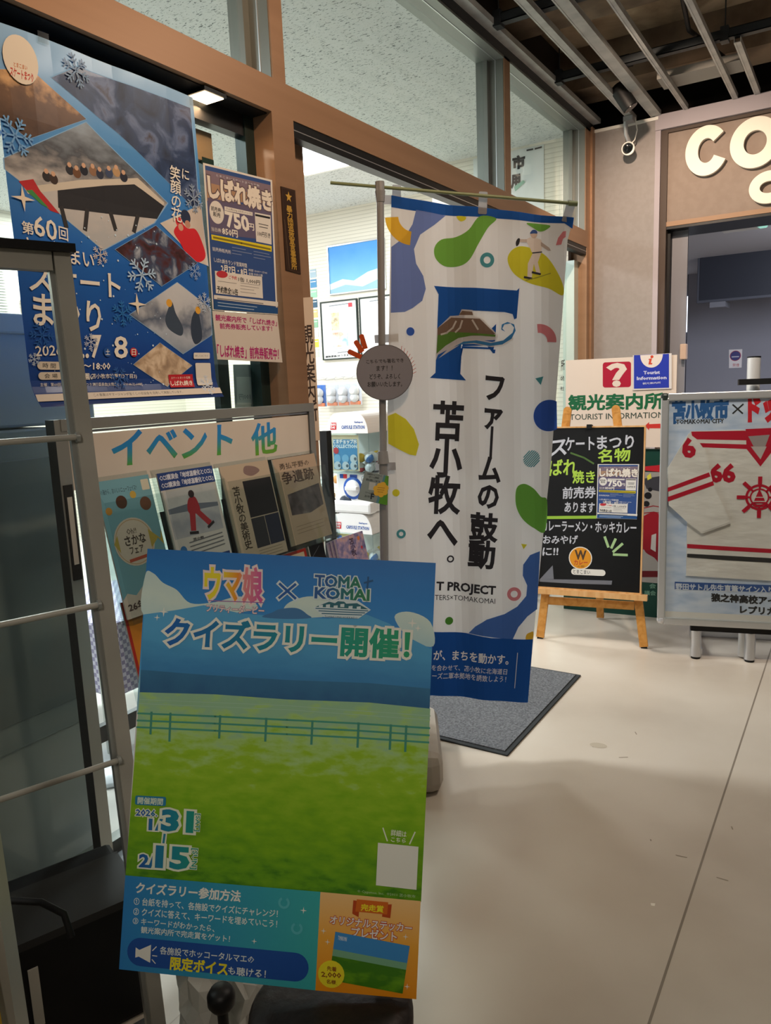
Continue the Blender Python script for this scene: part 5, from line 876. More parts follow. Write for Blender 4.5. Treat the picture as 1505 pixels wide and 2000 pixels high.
# tourist information sign on its rolling picture stand
t = thing('information_sign', 'white tourist information sign board with red question mark above green lettering', 'sign', mw=frame('info', .02))
b = MB(); q = [(-0.0390,1.5024),(0.5471,1.5035),(0.5584,0.9988),(-0.0540,0.9888)]; sheet(b, [(q[0][0], q[2][1]), (q[1][0] + .02, q[2][1]), (q[1][0] + .02, q[0][1]), (q[0][0], q[0][1])], .02, M('#dccbbb', .5)); b.up(.0004, .0004)
b.rr('#a81230', [(0.1714,1.4804),(0.3261,1.4786),(0.1726,1.3391)], .1); b.T('？', '#dccbbb', [(0.2057,1.4673),(0.2930,1.4660),(0.2069,1.3494)], .05)
gr = '#17603a'; b.T('観光案内所', gr, [(-0.0209,1.3012),(0.5009,1.2999),(-0.0208,1.2148)], .035); b.T('TOURIST INFORMATION', '#3a4a40', [(-0.0148,1.1908),(0.5058,1.1955),(-0.0147,1.1579)], .005)
b.poly('#c8352c', [(0.4063,1.1200),(0.4280,1.1398),(0.4282,1.1283),(0.5474,1.1325),(0.5480,1.1042),(0.4286,1.1054),(0.4288,1.0939)]); b.obj('board', t)
b = MB(); q = [(0.3367,1.5118),(0.5390,1.5122),(0.5432,1.3209),(0.3395,1.3191)]; sheet(b, q[::-1], .006, M('#d6d0cc', .4)); b.v = [(x, y, z + .007) for x, y, z in b.v]; b.up(.0075, .0004)
b.poly('#2436a4', [(0.3422,1.5115),(0.5258,1.5101),(0.5298,1.3269),(0.3449,1.3275)]); b.ell('#e0d3c8', [(0.4349,1.5094),(0.4939,1.5091),(0.4362,1.4396)], 24, 180, 360)
b.poly('#c8452a', [(0.4218,1.4878),(0.4380,1.4898),(0.4330,1.4649),(0.4412,1.4646),(0.4386,1.4563),(0.4196,1.4572),(0.4246,1.4821),(0.4192,1.4824)]); b.disc('#c8452a', [(0.4378,1.4982)][0], .008); c = '#c3c4dc'; b.T('Tourist', c, [(0.3957,1.4218),(0.4797,1.4210),(0.3960,1.4049)], .04, res=1); b.T('Information', c, [(0.3605,1.3923),(0.5151,1.3916),(0.3608,1.3753)], .04, res=1); b.T('観光案内所', c, [(0.3913,1.3599),(0.4862,1.3620),(0.3915,1.3486)], .01, res=1); o = b.obj('badge_card', t); o['label'] = 'blue card with a red letter i'
t = thing('picture_stand', 'dark green picture stand on wheels behind the chalkboard easel', 'stand', mw=frame('info'))
q = [(-0.0571,0.9858),(0.5587,0.9874),(0.5796,0.0556),(-0.0574,-0.0102)]; X0, X1, Y1, Y0 = q[0][0], q[1][0] + .02, q[0][1], q[3][1]
b = MB(); b.box((X0, Y0, -.03), (X1, Y1, -.002), M('#143f34', .5)); b.up(.0, .0004)
h = Y1 - Y0; b.poly('#9a9690', [(X0 + .02, Y0 + h * .22), (X1 - .01, Y0 + h * .22), (X1 - .01, Y1 - h * .13), (X0 + .02, Y1 - h * .13)])
b.poly('#b8202c', [(0.3824,0.8845),(0.4928,0.8976),(0.4936,0.8569),(0.3827,0.8669)]); b.poly('#3a3a40', [(0.3975,0.8171),(0.4886,0.8336),(0.4904,0.7458),(0.4180,0.7586)]); b.poly('#d6cf4a', [(0.4196,0.8322),(0.4387,0.8502),(0.4447,0.8210),(0.4227,0.8088)])
b.smooth('#7d1220', [(0.4026,0.5041),(0.4387,0.5361),(0.4766,0.6035),(0.5257,0.6293),(0.5326,0.3011),(0.4701,0.3571),(0.4129,0.3987)]); b.smooth('#8f1422', [(0.3648,0.5625),(0.4567,0.6265),(0.4991,0.5838),(0.4962,0.4493),(0.4185,0.3991),(0.3604,0.4715)])
b.disc('#16161a', [(0.4271,0.7204)][0], .02); b.disc('#16161a', [(0.4195,0.6726)][0], .017); b.disc('#16161a', [(0.4376,0.7561)][0], .012)
for pts in ([(0.4087,0.6484),(0.4560,0.6621),(0.5252,0.6529)], [(0.4092,0.6186),(0.4594,0.6266),(0.5260,0.6175)]): b.ln('#8f1c28', pts, .005)
b.poly('#bdb9b4', [(0.4507,0.4917),(0.4757,0.5021),(0.4750,0.3937),(0.4466,0.4100)]); b.poly('#5d1018', [(0.3634,0.2728),(0.5606,0.2881),(0.5614,0.2519),(0.3640,0.2358)])
b.T('会', '#6f9a84', [(0.4446,0.2025),(0.4786,0.2054),(0.4451,0.1748)], .02, res=1); b.T('議会', '#6f9a84', [(0.4169,0.1599),(0.4794,0.1625),(0.4173,0.1321)], .02, res=1); b.obj('panel', t)
for x in (X0 + .02, X1 - .05):
    l = MB(); l.box((x - .012, .07, -.05), (x + .018, Y1 - .1, -.032), m_white); o = l.obj('post', t)
    l = MB(); l.tube([(x - .012, .035, -.03), (x + .018, .035, -.03)], .034, m_black, 18); l.obj('caster', o)
b = MB(); b.box((X0, .045, -.3), (X1, .075, -.03), m_black); b.obj('base_bar', t)

# door mat
q = [(0.6255,2.4648),(0.6256,3.3534)]
t = thing('door_mat', 'grey rectangular door mat with dark rubber edge in front of the shop doorway', 'mat', loc=((.02 + .626) / 2, (2.465 + 3.353) / 2, 0))
b = MB(); b.box((-.305, -.444, 0), (.303, .444, .007), M('#2f3233', .8), bev=.003); b.obj('rubber_edge', t)
b = MB(); b.box((-.285, -.424, .007), (.283, .424, .011), MNOISE('mat_pile', [(.3, '#4f5154'), (.5, '#66686b'), (.7, '#7a7c7e')], 120, 4, .95, .6)); b.obj('pile', t)

# ================================================================== RACKS ON THE LEFT
t = thing('brochure_rack', 'silver brochure rack with a white header sign and clear pockets in front of the glass', 'rack', mw=frame('rack'))
q = [(1.1393,1.3368),(2.1228,1.3452),(2.1038,1.1391),(1.2107,1.3552),(1.1335,0.6263),(1.1360,1.2434),(2.1250,1.3056)]
ya = 1.10 - .14; ya = q[0][0]; yb = q[1][0] + .012; zt = q[1][1] + .004
for y, w in ((ya, .035), (yb, .03)):
    b = MB(); b.box((y - w / 2, .03, -.02), (y + w / 2, zt, .012), m_alu2); b.box((y - w / 2 - .0006, .03, -.021), (y - w / 2, zt, .0125), M('#5d5f60', .4, .6)); o = b.obj('post', t)
    b = MB(); b.box((y - .02, .0, -.17), (y + .02, .03, .28), M('#55585a', .5, .3)); b.obj('foot', o)
b = MB(); b.box((ya, zt - .028, -.012), (yb, zt, .014), m_alu2); b.box((ya, zt - .036, -.006), (yb, zt - .03, .006), m_silver); b.obj('top_bar', t)
b = MB(); b.box((ya, .50, -.012), (yb, .545, .008), M('#5f6264', .45, .4)); b.obj('cross_bar', t)
b = MB(); b.box((ya, .1, -.012), (yb, .14, .008), M('#5f6264', .45, .4)); b.obj('base_bar', t)
b = MB(); b.box((ya - .012, .95, .012), (ya + .012, 1.19, .016), M('#2a2b2c', .5)); b.up(.0165); b.poly('#b9b6ae', [(ya - .007, .99), (ya + .007, .99), (ya + .007, 1.16), (ya - .007, 1.16)]); b.obj('post_label', t)
b = MB(); S = [(1.1517,1.3460),(2.1036,1.3264),(2.1073,1.1770),(1.1758,1.1914)]; zlo = S[2][1] - .004
b.box((ya + .018, zlo, .0), (yb - .015, zt - .04, .006), MNOISE('header_white', [(.3, '#c9c1b8'), (.7, '#d2cac1')], 2, 2, .35, stretch=(3, .1, 1), spec=.5)); b.up(.0063)
m_ev = MGRAD('header_letters', 'Y', 1.19, 1.31, [(0, '#6f9f2c'), (.25, '#4f9a4a'), (.6, '#2a86c4'), (1, '#2a7fd0')], 0, 1, .4)
b.T('イベント', m_ev, [(1.2931,1.3083),(1.7370,1.2999),(1.2826,1.2209)], .025); b.T('他', m_ev, [(1.8254,1.2942),(1.9461,1.2933),(1.8202,1.1961)], .025)
b.obj('header_sign', t)
# clear pockets (parts) and the leaflets in them (things)
pin = frame('rack').inverted() @ frame('pock')
FL = [[(1.1858,0.3029),(1.3591,0.2958),(1.3161,-0.0609),(1.1601,-0.0371)], [(1.3607,0.3012),(1.5738,0.2936),(1.5647,0.0085),(1.3706,0.0307)], [(1.5999,0.2907),(1.8220,0.2870),(1.7973,-0.0186),(1.5937,0.0051)], [(1.8423,0.2882),(2.0706,0.2841),(2.0326,-0.0043),(1.8219,0.0081)]]
for k, Q in enumerate(FL):
    ux = [p[0] for p in Q]; vy = [p[1] for p in Q]; x0, x1 = sum(sorted(ux)[:2]) / 2, sum(sorted(ux)[2:]) / 2; y0, y1 = (vy[2] + vy[3]) / 2, (vy[0] + vy[1]) / 2
    FL[k] = (x0, x1, y0, y1)
    b = MB(); d = .034; yt = y1 - (y1 - y0) * .16
    b.box((x0 - .008, y0 - .012, d), (x1 + .008, yt, d + .002), m_acryl); b.add([(x0 - .008, y0 - .012, -.006), (x0 - .008, y0 - .012, d), (x0 - .008, yt, d), (x0 - .008, y1 + .01, -.006)], [(0, 1, 2, 3)], m_acryl); b.add([(x1 + .008, y0 - .012, -.006), (x1 + .008, y0 - .012, d), (x1 + .008, yt, d), (x1 + .008, y1 + .01, -.006)], [(0, 1, 2, 3)], m_acryl)
    b.box((x0 - .008, y0 - .014, -.006), (x1 + .008, y0 - .012, d), m_acryl); b.box((x0 - .008, y0 - .012, -.008), (x1 + .008, y1 + .012, -.006), m_acryl)
    o = b.obj('pocket', t); o.matrix_local = pin
def leaflet(k, lb, fn, name='leaflet', fr_='pock', rect=None):
    x0, x1, y0, y1 = rect or FL[k]
    t = tag(None or bpy.data.objects.new(name, None), lb, 'leaflet'); COL.objects.link(t); t.matrix_world = frame(fr_, .006)
    b = MB(); b.box((x0, y0, -.004), (x1, y1, 0), M('#c4c0b8')); b.up(.0004, .0003)
    P = lambda s, r: (x0 + (x1 - x0) * s, y1 - (y1 - y0) * r)
    fn(b, P, lambda s0, r0, s1, r1: [P(s0, r0), P(s1, r0), P(s1, r1), P(s0, r1)], lambda s0, r0, s1, r1: [P(s0, r0), P(s1, r0), P(s0, r1)]); b.obj('sheets', t)
def f1(b, P, Rc, Tq):
    b.poly('#6fa3b4', Rc(0, 0, 1, 1)); b.poly('#c9bfb4', [P(0, .86), P(.1, .82), P(.25, .85), P(.4, .80), P(.55, .84), P(.7, .80), P(.85, .84), P(1, .8), P(1, 1), P(0, 1)])
    b.T('の海から、おいしいニューフェイス!!', '#2c3a44', Tq(.05, .06, .72, .10), 0, res=1); b.rr('#c9c9b8', Tq(.82, .03, .97, .11), .1)
    b.disc('#4a3226', P(.38, .17), .017, 16); b.disc('#6b4a38', P(.82, .21), .018, 16); b.disc('#b9a04a', P(.62, .13), .010, 10); b.disc('#b98a3a', P(.12, .22), .010, 10); b.disc('#c9c0b4', P(.45, .47), .062, 30); b.arc('#b99a70', P(.45, .47), .056, .058)
    b.poly('#b0a04a', [P(.16, .40), P(.16, .53), P(-0 + .07, .46)]); b.poly('#b0a04a', [P(.74, .40), P(.95, .49), P(.99, .42), P(.99, .54), P(.90, .48), P(.74, .54)])
    b.T('Oh!!', '#4a4038', Tq(.34, .37, .52, .41), .01, res=1); b.T('さかな', '#3a322c', Tq(.27, .42, .66, .49), .025); b.T('フェア', '#3a322c', Tq(.32, .505, .58, .555), .02); b.ln('#b0503a', [P(.3, .60), P(.62, .59)], .008)
    b.T('26年2月1日', '#4a3a38', Tq(.06, .89, .86, .95), .02)
def f2(b, P, Rc, Tq):
    b.poly('#c9c8c8', Rc(0, 0, 1, 1)); b.poly('#24407f', Rc(0, 0, 1, .17)); b.T('CCS講演会「地球温暖化とCCS」', '#c9d0e0', Tq(.03, .02, .97, .075), .03, res=1); b.T('CCS講演会「地球温暖化とCCS」', '#c9d0e0', Tq(.03, .095, .97, .15), .03, res=1)
    b.poly(MGRAD('photo_field', 'Y', .1, .2, [(0, '#b3b6be'), (.5, '#9aa0ae'), (1, '#c6c9d0')], .6, 40), Rc(.05, .19, .95, .66)); b.poly('#6d7688', [P(.05, .36), P(.4, .34), P(.95, .38), P(.95, .42), P(.05, .41)])
    b.smooth('#a8323c', [P(.44, .29), P(.56, .29), P(.60, .42), P(.54, .45), P(.40, .44), P(.38, .38)]); b.poly('#a8323c', [P(.40, .42), P(.5, .44), P(.44, .62), P(.35, .61)]); b.poly('#a8323c', [P(.48, .43), P(.58, .42), P(.76, .56), P(.69, .60)]); b.disc('#3a3034', P(.5, .25), .011, 12); b.ln('#2c2a30', [P(.34, .63), P(.46, .64)], .008); b.ln('#2c2a30', [P(.68, .61), P(.78, .575)], .008)
    b.disc('#2f6fb0', P(.15, .78), .012, 14)
    for r in (.72, .76, .80, .84): b.ln('#6d7078', [P(.28, r), P(.9, r - .02)], .003)
    b.poly('#24407f', Rc(.5, .9, .96, .94)); b.T('苫小牧', '#3a3a3c', Tq(.35, .685, .55, .71), .02, res=1)
def f3(b, P, Rc, Tq):
    b.poly('#b0a493', Rc(0, 0, 1, 1)); b.smooth('#7d6a68', [P(.5, .03), P(.7, .05), P(.78, .1), P(.6, .14), P(.45, .1)]); b.poly('#26262c', Rc(.38, .18, .98, .56)); b.poly('#2f3138', Rc(.38, .57, .66, .88)); b.poly('#262c40', Rc(.67, .57, .98, .88)); b.T('苫小牧の美術史', '#3a332c', [P(.14, .22), P(.29, .22), P(.14, .86)], .02, vert=True)
    for r in (.91, .94, .97): b.ln('#8a7f70', [P(.4, r), P(.9, r)], .002)
def f4(b, P, Rc, Tq):
    b.poly('#a99886', Rc(0, 0, 1, 1)); b.T('勇払平野の', '#3a302a', Tq(.12, .06, .82, .13), .01, res=1); b.T('争遺跡', '#4a3a30', Tq(.12, .16, .88, .30), .02); b.poly(MNOISE('photo_ruin', [(.3, '#2f2c30'), (.6, '#5a5458'), (.8, '#8f8a8c')], 26), [P(.16, .42), P(.95, .36), P(.95, .62), P(.6, .68), P(.16, .66)])
    for r in (.8, .84, .88): b.ln('#8a7a68', [P(.2, r), P(.85, r - .01)], .002)
leaflet(0, 'pale blue seafood fair leaflet with a white circle in the leftmost clear pocket', f1); leaflet(1, 'white leaflet with navy headline and a person in red in the second clear pocket', f2)
leaflet(2, 'beige leaflet with a dark photo block in the third clear pocket', f3); leaflet(3, 'brown leaflet with a grey ruin photo in the rightmost clear pocket', f4)
def rect(q):
    return (min(p[0] for p in q), max(p[0] for p in q), min(p[1] for p in q), max(p[1] for p in q))
def g1(b, P, Rc, Tq):
    b.poly('#a82c22', Rc(0, 0, 1, 1)); b.poly('#c8802c', Rc(.05, .04, .95, .98)); b.T('最後に、恋', '#3a2a1c', Tq(.15, .09, .6, .12), .02, res=1); b.smooth('#3a3034', [P(.3, .26), P(.38, .24), P(.42, .32), P(.40, .55), P(.28, .55), P(.26, .38)]); b.disc('#c9a890', P(.31, .27), .008, 10); b.poly('#8a2c2c', [P(.28, .42), P(.42, .42), P(.46, .58), P(.26, .58)])
q = [(1.1642,0.2994),(1.3288,0.2757),(1.2289,-0.0581),(1.1298,-0.0163)]
leaflet(0, 'orange leaflet with a red border low on the left, beside the quiz poster', g1, fr_='pock2', rect=(q[0][0] + .01, q[0][0] + .18, q[3][1], q[0][1]))
def g2(b, P, Rc, Tq): b.poly('#a82c22', Rc(0, 0, 1, 1)); b.poly('#c9b8a0', Rc(.06, .05, .94, .98))
q = [(1.7130,0.3099),(1.9119,0.2883),(1.8384,0.0820)]; leaflet(0, 'leaflet with a red upper edge just above the quiz poster top', g2, fr_='pock2', rect=(q[0][0], q[1][0], q[2][1], q[1][1]))
def g3(b, P, Rc, Tq): b.poly('#15171c', Rc(0, 0, 1, 1)); b.ln('#5d6068', [P(.1, .2), P(.7, .05)], .002)
q = [(1.9294,0.2987),(2.0084,0.2900),(1.9353,0.0899)]; leaflet(0, 'black leaflet left of the small pile of lilac booklets', g3, fr_='pock2', rect=(q[0][0], q[1][0], q[2][1], q[1][1]))
q = [(2.0289,0.3057),(2.1958,0.2869),(2.1222,0.0954)]; w = q[1][0] - q[0][0]
for k in range(3):
    t = bpy.data.objects.new('booklet', None); COL.objects.link(t); t.matrix_world = frame('pock2', .02 + .012 * k); tag(t, ('hindmost', 'middle', 'front')[k] + ' of three lilac illustrated booklets at the right end of the rack', 'booklet', 'lilac booklets at the rack end')
    b = MB(); x0 = q[0][0] + (2 - k) * -.006; b.box((x0, q[2][1], -.008), (x0 + w, q[1][1] - .003 * (2 - k), 0), M('#b9b0c4')); b.up(.0004, .0004); b.poly(MNOISE('booklet_print%d' % k, [(.3, '#5a5f8c'), (.5, '#8f84a8'), (.65, '#b59aa4'), (.8, '#b98a5a')], 45), [(x0, q[2][1]), (x0 + w, q[2][1]), (x0 + w, q[1][1] - .003 * (2 - k)), (x0, q[1][1] - .003 * (2 - k))])
    if k == 2: b.T('苫小牧', '#3a2f4a', [(x0 + w * .45, q[1][1] - .012), (x0 + w * .62, q[1][1] - .012), (x0 + w * .45, q[1][1] - .075)], .03, vert=True, res=1); b.disc('#c97a4a', (x0 + w * .8, q[1][1] - .02), .008, 10); b.disc('#b33a4a', (x0 + w * .85, q[1][1] - .055), .006, 10)
    b.obj('cover', t)

t = bpy.data.objects['brochure_rack']; p2 = frame('rack').inverted() @ frame('pock2')
b = MB(); b.box((ya + .03, -.30, -.02), (yb + .0, .50, -.018), m_acryl); b.box((ya + .03, -.302, -.02), (yb, -.30, .06), m_acryl); o = b.obj('lower_tray', t); o.matrix_local = p2
# rod rack at the left edge, near the camera
t = thing('rod_rack', 'tall grey metal rack frame with three thin rods at the left picture edge', 'rack', mw=frame('stand'))
q = [(-0.0215,1.6400),(-0.0003,0.5964),(-0.1135,1.6389),(-0.1484,1.3311),(-0.0259,1.3332),(-0.1826,1.0296),(-0.0195,1.0314),(-0.2174,0.7227),(-0.0120,0.7286)]
ux = (q[0][0] + q[1][0]) / 2; zt = q[0][1]; L = .62; lean = (q[1][0] - q[0][0]) / (q[0][1] - q[1][1]); m_rk = MNOISE('rack_metal', [(.3, '#9f9d94'), (.7, '#aeaca3')], 6, 3, .4, metal=.25)
def rx_(z): return q[0][0] + lean * (zt - z)
for off, lx in ((0, 1), (-L, -1)):
    b = MB(); A = Vector((rx_(0) * 1 + off, 0, 0)); B2 = Vector((q[0][0] + off, zt, 0)); b.bar(A, B2, .027, .022, m_rk, up=(0, 0, 1)); b.bar(A + Vector((-.0175, 0, -.004)), B2 + Vector((-.0175, 0, -.004)), .008, .014, m_alu2, up=(0, 0, 1)); o = b.obj('upright', t)
    b = MB(); b.box((A.x - .025, 0, -.16), (A.x + .025, .025, .03), M('#55585a', .5, .3)); b.obj('foot', o)
b = MB(); b.box((q[0][0] - L, zt - .03, -.012), (q[0][0] - .017, zt, .012), m_rk); b.box((q[0][0] - L - .02, zt, -.022), (q[0][0] + .02, zt + .014, .022), m_black); b.obj('top_bar', t)
for a, c in ((q[3], q[4]), (q[5], q[6]), (q[7], q[8])):
    b = MB(); z = c[1]; b.tube([(rx_(z) - L, z, .012), (rx_(z) - .012, z, .012)], .0055, m_rk, 12); b.tube([(rx_(z) - .016, z, .012), (rx_(z) - .010, z, .012)], .009, m_alu2, 12); b.obj('rod', t)
q = [(0.6738,0.5059,1.123),(0.7728,0.4613,0.5839)]
t = thing('stand_post', 'grey metal stand post with a strip of yellow leaflet at the lower left corner', 'stand', loc=(.79, .47, 0))
A = Vector((q[1][0], q[1][1], 0)); d = (Vector(q[0]) - Vector(q[1])); top = Vector(q[1]) + d * 1.0; bot = Vector(q[1]) - d * (q[1][2] / d.z)
t.location = (bot.x, bot.y, 0)
b = MB(); b.bar(Vector((0, 0, 0)), top - Vector((bot.x, bot.y, 0)), .030, .03, m_rk, up=Vector(CAM_FWD)); b.obj('post', t)
b = MB(); e = Vector((bot.x, bot.y, 0)); s = -Vector(CAM_RIGHT) * .024; b.bar(s + Vector((0, 0, .35)) + d * 0.0, s + (top - e) * .9, .018, .004, M('#b08a1c', .5), up=Vector(CAM_FWD)); o = b.obj('leaflet_edge', t); o['label'] = 'yellow leaflet edge'
b = MB(); b.box((-.12, -.12, 0), (.12, .12, .012), m_dark, bev=.003); b.obj('base_plate', t)

# black case under the rack, white bag, stool
e0, e1 = (Vector(p) for p in [(0.344,0.7105,0.3),(0.4425,0.958,0.3)])
dr = (e1 - e0).normalized(); nr = Vector((dr.y, -dr.x, 0)); rz = math.atan2(dr.y, dr.x)
t = thing('black_case', 'large black case with a white sticker on the floor at the lower left', 'case', loc=(e1.x - nr.x * .06, e1.y - nr.y * .06, 0), rz=rz)
b = MB(); b.box((-.75, 0.012, 0), (0, .26, .30), M('#0c0c0d', .6), bev=.012); b.obj('body', t)
b = MB(); b.box((-.75, .005, .285), (.0, .2, .303), M('#2a2a29', .6)); b.obj('lid_edge', t)
q = [(0.3827,0.7141,0.2)][0]; u = (Vector((q[0], q[1], 0)) - Vector((e1.x, e1.y, 0))).dot(dr)
b = MB(); b.box((-.247, .008, .10), (-.227, .0115, .235), M('#bdb9ae')); b.obj('sticker', t)
q = [(0.5645,0.5759,0.616),(0.62,0.6099,0.6102),(0.6522,0.6263,0.5903),(0.6646,0.6268,0.5536)]
b = MB(); b.tube([Vector(p) for p in q] , .0055, m_black, 8); tag(b.obj('cable'), 'thin black cable curving above the black case', 'cable')
sx, sy = .985, .872
t = thing('stool', 'dark brown round padded stool carrying the quiz poster', 'stool', loc=(sx, sy, 0))
b = MB(); b.lathe([(.02, .335), (.128, .337), (.138, .348), (.138, .368), (.130, .379), (.10, .384), (.001, .386)], MNOISE('stool_leather', [(.3, '#17110d'), (.7, '#221813')], 60, 3, .5, .15), n=44); b.obj('seat', t)
b = MB(); b.lathe([(.123, .315), (.130, .315), (.130, .337), (.123, .337)], m_black, n=40); b.obj('seat_ring', t)
for k in range(4):
    a = math.radians(30 + 90 * k); b = MB(); b.tube([(.10 * math.cos(a), .10 * math.sin(a), .33), (.19 * math.cos(a), .19 * math.sin(a), .012)], .011, M('#2a2a2b', .35, .6), 12); o = b.obj('leg', t); b = MB(); b.tube([(.19 * math.cos(a), .19 * math.sin(a), .014), (.192 * math.cos(a), .192 * math.sin(a), 0)], .014, m_rubber, 12); b.obj('foot', o)
k = [(0.7444,0.8531,0.3)][0]
t = thing('black_knob_stand', 'small black round knob on a short stem beside the stool, half under the poster', 'knob', loc=(k[0], k[1], 0))
b = MB(); b.lathe([(.005, .278), (.020, .280), (.026, .29), (.026, .306), (.019, .318), (.001, .320)], M('#0a0a0b', .45), n=24); b.obj('knob', t)
b = MB(); b.tube([(0, 0, .012), (0, 0, .275)], .010, m_black, 12); b.lathe([(.001, 0), (.06, 0), (.06, .01), (.001, .014)], m_black, n=24); b.obj('stem', t)
random.seed(11)
k = [(0.5842,0.9107,0.15)][0]
bm = bmesh.new(); bmesh.ops.create_icosphere(bm, subdivisions=3, radius=1)
for v in bm.verts:
    n = v.co.copy(); r = 1 + .16 * math.sin(n.x * 5 + n.y * 7) + .12 * math.sin(n.z * 9 + n.x * 4); v.co = Vector((n.x * .10 * r, n.y * .09 * r, max(.0, .13 + n.z * .145 * r)))
b = MB(); bm.verts.index_update(); b.add([v.co.copy() for v in bm.verts], [[v.index for v in f.verts] for f in bm.faces], M('#b3b3ac', .4, spec=.5)); bm.free()
tag(b.obj('plastic_bag', mw=Matrix.Translation((k[0] + .035, k[1] + .05, 0))), 'crumpled white plastic bag on the floor behind the poster bottom', 'bag')
# strut that keeps the poster up
b = MB(); n = Vector((0, 0, 1)); M3 = frame('front').inverted(); A = Vector((PW / 2, .40, -.009)); E2 = M3 @ Vector((sx + .05, sy + .105, .395)); b.bar(A, E2, .004, .03, M('#8a8378'), up=(1, 0, 0)); b.obj('support_strut', bpy.data.objects['quiz_poster'])

# ================================================================== INSIDE THE SHOP
# capsule vending machines, one on the other
m_case = MGLASS('clear_case', '#eef4f4', 1.0, .05); m_mw = M('#e8e8e6', .35, spec=.5)
C = [(-0.8115,0.7428),(-0.7929,1.0870),(-0.5074,1.2648),(-0.8238,0.3280),(-0.7975,1.0162),(-0.8200,0.6107)]
cx0 = C[1][0]; W_ = .27; D_ = .27; H1 = C[5][1]; H2 = C[2][1]
def machine(name, lb, z0, z1, poster):
    t = thing(name, lb, 'vending machine', loc=(cx0 + W_ / 2, 3.35 + D_ / 2, z0), group='capsule machines'); h = z1 - z0; w = W_ / 2; d = D_ / 2
    zc = h * .40; zt = h * .80
    b = MB(); b.box((-w + .02, -d + .03, 0), (w - .02, d, zc), m_mw, bev=.012); b.box((-w, -d - .01, 0), (w, -d + .06, h * .12), m_mw, bev=.015); b.obj('body', t)
    b = MB(); n = 10; pr = [(-w - .003, zt)] + [(-w + .0 + .07 - .07 * math.cos(math.radians(90 * i / n)), zt + (h - zt) * math.sin(math.radians(90 * i / n))) for i in range(n + 1)] + [(w - .07 + .07 * math.sin(math.radians(90 * i / n)), zt + (h - zt) * math.cos(math.radians(90 * i / n))) for i in range(n + 1)] + [(w + .003, zt)]
    vs = [(x, -d - .004, z) for x, z in pr] + [(x, d, z) for x, z in pr]; k = len(pr); b.add(vs, [tuple(range(k)), tuple(range(2 * k - 1, k - 1, -1))] + [(i, k + i, k + (i + 1) % k, (i + 1) % k) for i in range(k)], m_mw); o = b.obj('lid', t)
    g = MB(); g.z0 = 0; g.dz = .0003; 
    g.poly('#c8202c', [(-w + .025, zt + .02), (-w + .065, zt + .02), (-w + .068, zt + .058), (-w + .032, zt + .058)]); g.T('BAN', '#e8e8e6', [(-w + .034, zt + .054), (-w + .064, zt + .054), (-w + .032, zt + .042)], .04, res=1); g.T('DAI', '#e8e8e6', [(-w + .033, zt + .038), (-w + .058, zt + .038), (-w + .031, zt + .026)], .04, res=1)
    og = g.obj('maker_print', o); og.matrix_local = Matrix(((1, 0, 0, 0), (0, 0, -1, -d - .0048), (0, 1, 0, 0), (0, 0, 0, 1))); g = MB()
    g.T('CAPSULE STATION', '#3a62a8', [(-w + .10, zt + .042), (w - .02, zt + .042), (-w + .10, zt + .024)], .03, res=1); g.T('Gashapon', '#3a62a8', [(w - .085, zt + .065), (w - .03, zt + .065), (w - .085, zt + .053)], .03, res=1)
    og = g.obj('lid_print', o); og.matrix_local = ML = Matrix(((1, 0, 0, 0), (0, 0, -1, -d - .0048), (0, 1, 0, 0), (0, 0, 0, 1)))
    b = MB(); b.box((-w, -d, zc), (w, -d + .003, zt), m_case); b.box((-w, -d, zc), (-w + .003, d, zt), m_case); b.box((w - .003, -d, zc), (w, d, zt), m_case); b.box((-w, d - .003, zc), (w, d, zt), M('#c9c9c6')); b.box((-w, -d, zc - .004), (w, d, zc), m_case); b.obj('clear_case', t)
    cc = ('#c8404a', '#3f8a4a', '#d8b93a', '#4a7fc4', '#d8d8d6', '#b94a8a')
    for i in range(16):
        b = MB(); r = .026; b.lathe([(r * math.cos(math.radians(a)) + .0005, r * math.sin(math.radians(a))) for a in range(-90, 1, 15)], M(cc[i % 6], .25, spec=.5), n=14); b.lathe([(r * math.cos(math.radians(a)) + .0005, r * math.sin(math.radians(a))) for a in range(0, 91, 15)], M('#dfe3e6', .2, spec=.5), n=14); oc = b.obj('capsule', t)
        oc.location = (.045 + (i % 2) * .055, -d + .05 + (i // 2 % 4) * .055, zc + .03 + (i // 8) * .052); oc.rotation_euler = (i * .7, i * 1.3, 0)
    g = MB(); g.z0 = 0; g.dz = .0003; poster(g, -w + .02, w - .07, zc + .015, zt - .01); og = g.obj('poster_card', t); og.matrix_local = Matrix(((1, 0, 0, 0), (0, 0, -1, -d + .008), (0, 1, 0, 0), (0, 0, 0, 1)))
    b = MB(); y = -d + .03; R90 = Matrix.Rotation(math.pi / 2, 4, 'X')
    kc = (0.0, y, zc * .62); b.lathe([(.001, .004), (.062, .004), (.062, .0), (.001, 0)], M('#2a56a8', .4), o=kc, n=32, ax=R90.to_3x3()); b.lathe([(.001, .012), (.045, .010), (.048, .0)], m_mw, o=kc, n=28, ax=R90.to_3x3()); b.box((-.04, y - .028, kc[2] - .012), (.04, y - .008, kc[2] + .012), m_mw, bev=.005); b.obj('turn_knob', t)
    b = MB(); b.lathe([(.001, .006), (.04, .004), (.045, 0), (.001, 0)], M('#3a4350', .15, spec=.6), o=(-.055, y - .001, zc * .22), n=28, ax=R90.to_3x3()); b.obj('outlet_flap', t)
    b = MB(); b.lathe([(.001, .004), (.018, .003), (.018, 0)], m_silver, o=(.075, y, zc * .86), n=20, ax=R90.to_3x3()); b.obj('coin_slot', t)
